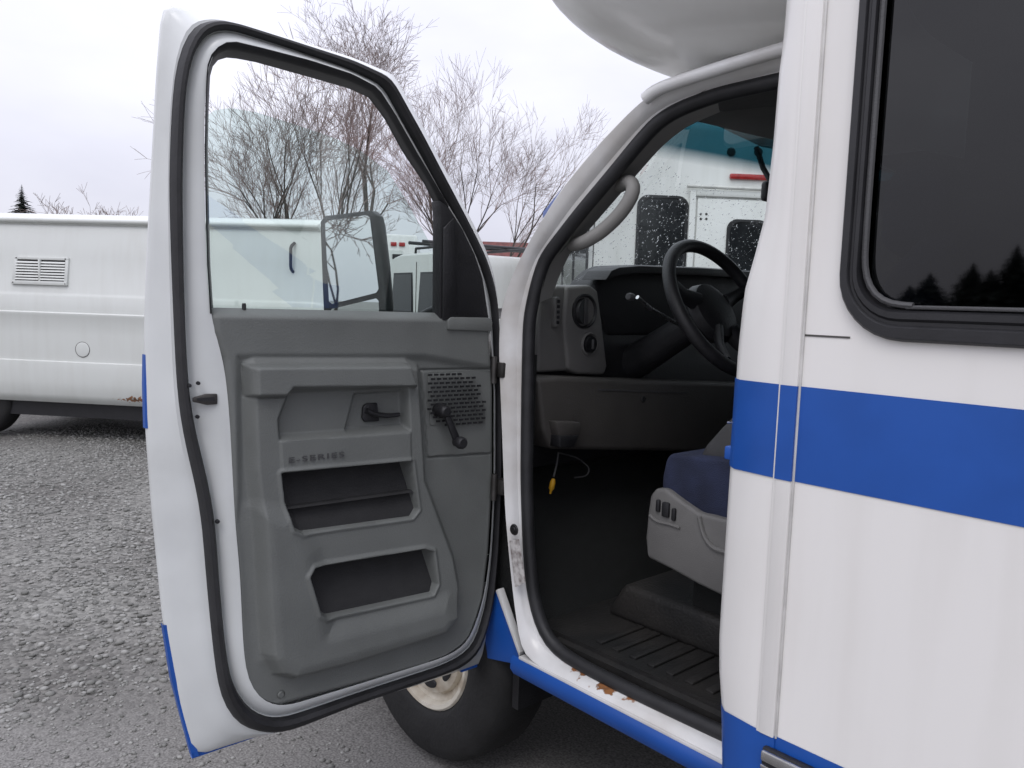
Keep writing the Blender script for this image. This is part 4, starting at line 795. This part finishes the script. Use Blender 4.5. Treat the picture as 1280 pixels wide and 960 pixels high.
for x, y_, d_ in ((-2.2, 1.2, -1), (-.1, 1.2, 1), (-2.1, 5.6, -1), (-.2, 5.6, 1)): wheel(tuple(Mx @ Vector((x, y_, .42))), tuple(Mx.to_3x3() @ Vector((d_, 0, 0))), bt, .42)
# ================================================================== NEIGHBOUR BUS (its rear seen through the windshield)
yaw = rad(-3.2); ax = fh*math.cos(yaw)+rh*math.sin(yaw); rx = Vector((ax.y, -ax.x, 0)); o0 = CR(.63, 6.5); Mx = frame(o0, rx, ax); Mi = Mx.inverted()
nb = thing('parked_bus', 'white bus parked ahead showing its rear door and two rear windows', 'bus', tuple(o0))
def npx(x, y): return Mi @ plane_px(x, y, o0, ax)
Wd = 2.45
def nbring(y_, ins): return [Vector((x, y_, z)) for x, z in rrect(ins, Wd-ins, .45+ins, 2.90-ins, .40, 8)]
put('body', *xf(loft([nbring(.0, .07), nbring(.015, .03), nbring(.05, .0), nbring(4.9, .0), nbring(4.95, .05)], True, True, True), Mx), 'buswhite', nb, True, 30)
def nwin(x0, x1, z0, z1, name, par, r=.09):
    f_ = put(name, *xf(loft([[Vector((x, y_, z)) for x, z in rrect(x0-d_, x1+d_, z0-d_, z1+d_, r)] for d_, y_ in ((0, .0), (0, -.012), (-.02, -.014), (-.026, -.008))], True), Mx), 'rubber', par)
    put('pane', *xf(prism([Vector((x, -.006, z)) for x, z in rrect(x0+.02, x1-.02, z0+.02, z1-.02, r-.02)], (0, .004, 0)), Mx), 'darkpane', f_)
a_ = npx(797, 243); b_ = npx(856, 345); nwin(a_.x, b_.x, b_.z-.25, a_.z, 'rear_window', nb)
nwin(Wd-b_.x, Wd-a_.x, b_.z-.25, a_.z, 'rear_window', nb)
d0 = npx(862, 237); dx0, dz1 = d0.x, d0.z; dx1 = Wd-dx0
for nm, bb in (('frame_rail', ((dx0, -.035, .6), (dx0+.05, .01, dz1))), ('frame_rail', ((dx1-.05, -.035, .6), (dx1, .01, dz1))), ('frame_rail', ((dx0+.05, -.034, dz1-.05), (dx1-.05, .01, dz1)))):
    put('door_frame', *xf(box(*bb, .006), Mx), 'alu' if False else 'buswhite', nb)
rd = put('rear_door', *xf(box((dx0+.065, -.022, .62), (dx1-.065, .005, dz1-.065), .008), Mx), 'buswhite', nb)
put('rain_gutter', *xf(tube([Vector((dx0-.03, -.04, dz1+.02)), Vector((dx1+.03, -.04, dz1+.02))], .014, 8), Mx), 'sealant', nb)
w0 = npx(908, 274)
def nwin2(x0, x1, z0, z1, r=.08):
    f_ = put('door_window', *xf(loft([[Vector((x, y_, z)) for x, z in rrect(x0-d_, x1+d_, z0-d_, z1+d_, r)] for d_, y_ in ((0, -.02), (0, -.034), (-.02, -.036), (-.026, -.03))], True), Mx), 'rubber', nb)
    put('pane', *xf(prism([Vector((x, -.028, z)) for x, z in rrect(x0+.02, x1-.02, z0+.02, z1-.02, r-.02)], (0, .004, 0)), Mx), 'darkpane', f_)
nwin2(w0.x, Wd-w0.x, 1.35, w0.z)
for i in range(2):
    for j in range(2): q = npx(875+7*i, 268+6*j); put('rivet', *xf(lathe([(0, .005), (.009, .003), (.011, 0)], (q.x, -.022, q.z), (0, -1, 0), 8), Mx), 'steel', nb)
r0_ = npx(912, 217); r1_ = npx(968, 225)
put('brake_lamp', *xf(box((r0_.x, -.03, r1_.z-.01), (Wd-r0_.x, .01, r0_.z), .012), Mx), 'red', nb)
for x in (914, 948): q = npx(x, 190); put('marker_lamp', *xf(lathe([(0, .02), (.03, .015), (.036, 0)], (q.x, 0, q.z), (0, -1, 0), 14), Mx), 'steel', nb)
put('corner_trim', *xf(box((-.004, .05, .5), (.012, .1, 2.7), .004), Mx), 'seam', nb)
put('roof_stripe', *xf(box((-.008, .12, 2.62), (.0, 4.85, 2.70), .002), Mx), 'blue', nb)
for i in range(5):
    f_ = put('side_window', *xf(box((-.012, .35+.9*i, 1.45), (.01, 1.15+.9*i, 2.35), .006), Mx), 'rubber', nb); put('pane', *xf(box((-.015, .40+.9*i, 1.50), (-.011, 1.10+.9*i, 2.30)), Mx), 'darkpane', f_, False)
put('bumper', *xf(box((.1, -.16, .42), (Wd-.1, .02, .62), .03), Mx), 'black', nb)
for x in (.22, Wd-.22): put('tail_lamp', *xf(lathe([(0, .025), (.055, .02), (.065, 0)], (x, 0, 1.0), (0, -1, 0), 20), Mx), 'red', nb)
for x, y_, d_ in ((.03, 1.2, -1), (Wd-.03, 1.2, 1), (.03, 4.4, -1), (Wd-.03, 4.4, 1)): wheel(tuple(Mx @ Vector((x, y_, .37))), tuple(Mx.to_3x3() @ Vector((d_, 0, 0))), nb)
# ================================================================== HOUSE WITH RED ROOF, WHITE CAR
o0 = CR(-1.4, 44); Mx = frame(o0, rh, fh); hs_ = thing('red_roof_house', 'low house with dark red shingle roof beyond the parked vehicles', 'house', tuple(o0))
put('wall', *xf(box((-.2, 0, 0), (9, 7, 2.9)), Mx), 'siding', hs_, False)
put('roof', *xf(prism([Vector((-.6, -.4, 2.8)), Vector((-.6, 3.5, 5.0)), Vector((-.6, 7.4, 2.8))], (10, 0, 0)), Mx), 'roofred', hs_, False)
put('door', *xf(box((1.5, -.05, 0), (2.4, .02, 2.0)), Mx), 'dgrey', hs_, False)
wf = put('window', *xf(box((3.5, -.04, 1), (4.8, .02, 2.1)), Mx), 'vanwhite', hs_, False); put('pane', *xf(box((3.58, -.05, 1.08), (4.72, -.03, 2.02)), Mx), 'darkpane', wf, False)
o0 = CR(-.35, 15.5); Mx = frame(o0, (rh*.9+fh*.43), (fh*.9-rh*.43)); sc_ = thing('white_suv', 'white car half hidden between the open door and the cab pillar', 'car', tuple(o0))
bp_ = [(0, .35), (0, .95), (.25, 1.08), (1.2, 1.18), (1.75, 1.62), (3.6, 1.66), (4.3, 1.15), (4.45, .9), (4.45, .35)]
put('body', *xf(loft([[Vector((x, y_, .35+(z-.35)*k)) for x, z in bp_] for y_, k in ((0, .97), (.06, 1), (1.7, 1), (1.76, .97))], True, True, True), Mx), 'vanwhite', sc_, True, 30)
for a, b2 in ((1.75, 2.65), (2.72, 3.5)): put('side_window', *xf(prism([Vector((a-.1, -.006, 1.2)), Vector((b2, -.006, 1.2)), Vector((b2-.1, .01, 1.55)), Vector((a+.18, .01, 1.55))], (0, .02, 0), .005), Mx), 'darkpane', sc_)
for x in (.85, 3.5):
    for y_, d_ in ((-.01, -1), (1.77, 1)): wheel(tuple(Mx @ Vector((x, y_, .33))), tuple(Mx.to_3x3() @ Vector((0, d_, 0))), sc_, .33, .2)
# ================================================================== BARE TREES
def seg_mesh(segs, sides=4):
    """segs: (p0, p1, r0, r1) arrays -> tapered sticks in one mesh"""
    S_ = np.array([[*a, *b2, r0, r1] for a, b2, r0, r1 in segs]); p0, p1, q0_, q1_ = S_[:, :3], S_[:, 3:6], S_[:, 6:7], S_[:, 7:8]
    t = p1-p0; t /= np.linalg.norm(t, axis=1, keepdims=True)+1e-9; a = np.where(np.abs(t[:, 2:3]) < .9, np.array([[0, 0, 1.]]), np.array([[1., 0, 0]])); b1 = np.cross(t, a); b1 /= np.linalg.norm(b1, axis=1, keepdims=True); c1 = np.cross(t, b1)
    n = len(S_); vs_ = []
    for p, r_ in ((p0, q0_), (p1, q1_)):
        for k in range(sides): an = 2*np.pi*k/sides; vs_.append(p+(b1*math.cos(an)+c1*math.sin(an))*r_)
    V = np.stack(vs_, 1).reshape(-1, 3); base = np.arange(n)[:, None]*(2*sides); Q = []
    for k in range(sides): j = (k+1) % sides; Q.append(np.concatenate([base+k, base+j, base+sides+j, base+sides+k], 1))
    Q = np.stack(Q, 1).reshape(-1, 4); return V, Q
def npmesh(name, V, Q, m, parent):
    me = bpy.data.meshes.new(name); me.vertices.add(len(V)); me.vertices.foreach_set('co', V.reshape(-1)); k = Q.shape[1]; nf = len(Q)
    me.loops.add(nf*k); me.loops.foreach_set('vertex_index', Q.reshape(-1)); me.polygons.add(nf); me.polygons.foreach_set('loop_start', np.arange(nf)*k); me.update(calc_edges=True); me.validate()
    return fin(name, me, m, parent, True, 80)
def bare_tree(loc, h, spread, label, seed, stems=1, lean=(0, 0), twig=1.0, levels=6, group=None, name='bare_tree', lowfork=.22):
    rnd = random.Random(seed); big, small = [], []
    t = thing(name, label, 'tree', loc, group); base = Vector(loc)
    def grow(p, d, ln, r, lev):
        n = 3 if lev < 3 else 2; q = p
        for i in range(n):
            d = (d+Vector((rnd.gauss(0, .065), rnd.gauss(0, .065), rnd.gauss(0.01, .05)))).normalized(); p2 = q+d*ln/n; r2 = r*(.90 if lev < 3 else .8)
            (big if lev <= 2 else small).append((tuple(q), tuple(p2), max(r, .0029*twig), max(r2, .0024*twig))); q, r = p2, r2
            if lev >= 1 and lev < levels and rnd.random() < .62: kid(q, d, ln*rnd.uniform(.5, .75), r*.55, lev+1)
        if lev < levels:
            for k in range(2 if rnd.random() < .8 else 3): kid(q, d, ln*rnd.uniform(.62, .86), r*rnd.uniform(.6, .8), lev+1)
    def kid(p, d, ln, r, lev):
        a = rnd.uniform(.35, .85)*(1+.06*lev)*spread; ax_ = d.orthogonal().normalized(); ax_.rotate(Matrix.Rotation(rnd.uniform(0, 6.28), 3, d)); nd = d.copy(); nd.rotate(Matrix.Rotation(a, 3, ax_)); nd = (nd+Vector((0, 0, .07))).normalized(); grow(p, nd, ln, r, lev)
    for s_ in range(stems):
        a = 6.28*s_/max(1, stems)+seed; d = Vector((lean[0]+(.28*math.cos(a) if stems > 1 else 0), lean[1]+(.28*math.sin(a) if stems > 1 else 0), 1)).normalized()
        grow(base+Vector((.12*math.cos(a), .12*math.sin(a), -.1)) if stems > 1 else base-ez*.1, d, h*lowfork*rnd.uniform(.9, 1.1), h*.0135/(stems**.4), 0)
    allp = np.array([s_[1] for s_ in big+small]); top_ = np.percentile(allp[:, 2], 99.7); k = h/max(.1, top_)
    def scl_(S_): return [(tuple(base+(Vector(a)-base)*k), tuple(base+(Vector(b2)-base)*k), r0, r1) for a, b2, r0, r1 in S_]
    big, small = scl_(big), scl_(small)
    npmesh('trunk', *seg_mesh(big, 7), 'bark', t); npmesh('crown', *seg_mesh(small, 3), 'twig', t); return len(big)+len(small)
def tree_at(px, ytop, dep, spread, label, seed, **k):
    hz = 380+(px-640)*.033; h = H+(hz-ytop)/F*dep*1.0; return bare_tree(tuple(CR((px-640)/F*dep, dep)), h, spread, label, seed, **k)
T = []
T.append(tree_at(478, 6, 20, .72, 'tallest bare tree, standing behind the open door', 11, stems=1, twig=1.15, levels=7, lowfork=.26))
T.append(tree_at(400, 72, 18, .55, 'bare many-stemmed tree just left of the tallest bare tree', 23, stems=3, twig=1.2, levels=5))
T.append(tree_at(338, 118, 17, .6, 'low spreading bare tree above the roof of the cargo van', 31, stems=2, twig=.95, levels=6))
T.append(tree_at(578, 92, 23, .56, 'wide bare tree with reddish twigs between the door and the bus', 47, stems=3, twig=1.1, levels=6))
T.append(tree_at(125, 246, 58, .8, 'small far bare tree peeking over the cargo van roof', 71, stems=3, twig=4, levels=5))
T.append(tree_at(415, 225, 40, .8, 'far thin bare tree behind the many-stemmed tree', 77, stems=2, twig=2.5, levels=5))
# trees across the lot that the mirror and the bus window show
bare_tree((-10.6, -6.6, 0), 4.6, .8, 'low bare budding tree reflected in the door mirror', 83, 3, (0, 0), 2.0, 6)
def conifer(loc, h, r, label, seed, group=None, n=420):
    rnd = random.Random(seed); t = thing('spruce_tree', label, 'tree', loc, group); b2 = Vector(loc)
    put('trunk', *tube([b2-ez*.1, b2+ez*h*.5, b2+ez*h*.98], [h*.018, h*.011, .01], 8), 'bark', t)
    V, Fc = [], []
    for i in range(n):
        f_ = (i+.5)/n; z = h*(.06+.93*f_); rr_ = r*(1-f_)**.85*rnd.uniform(.55, 1.15)+.04*h*(1-f_)*.3; a = i*2.399+rnd.uniform(-.4, .4); d = Vector((math.cos(a), math.sin(a), 0)); s_ = Vector((-d.y, d.x, 0)); root = b2+ez*z
        for k in range(6):
            u0 = k/6; c = root+d*rr_*u0+ez*(-.35*rr_*u0**1.4+.1*rr_*u0*u0); wv = rr_*.46*(1-u0*.75)*rnd.uniform(.6, 1.2); tip = c+d*rr_*.30-ez*rr_*.08
            for sg in (-1, 1):
                k0 = len(V); V += [c, c+s_*sg*wv+d*rr_*.12-ez*wv*rnd.uniform(.15, .5), tip+ez*rnd.uniform(-.04, .04)*rr_]; Fc.append((k0, k0+1, k0+2))
    me = bpy.data.meshes.new('crown'); me.from_pydata([tuple(p) for p in V], [], Fc); fin('crown', me, 'needle', t, False)
def con_at(px, ytop, dep, r, lab, seed, **k): hz = 380+(px-640)*.033; conifer(tuple(CR((px-640)/F*dep, dep)), H+(hz-ytop)/F*dep, r, lab, seed, **k)
con_at(30, 231, 60, 3.0, 'dark spruce tree standing whole above the cargo van roof', 5)
con_at(-8, 246, 66, 2.0, 'second dark spruce tree beside the first, mostly out of frame', 6)
for i, (x, y, h_) in enumerate(((-18.6, -44, 3.0), (-17.2, -43, 3.6), (-15.8, -45, 4.2), (-14.6, -44, 3.8), (-13.2, -43, 4.9), (-11.8, -45, 5.4), (-10.4, -44, 4.6), (-8.6, -43, 5.6), (-6.4, -45, 5.2))): conifer((x, y, 0), h_*1.08, 3.0, 'dark spruce in the row across the lot reflected in the window', 100+i, group='spruces across the lot', n=420)
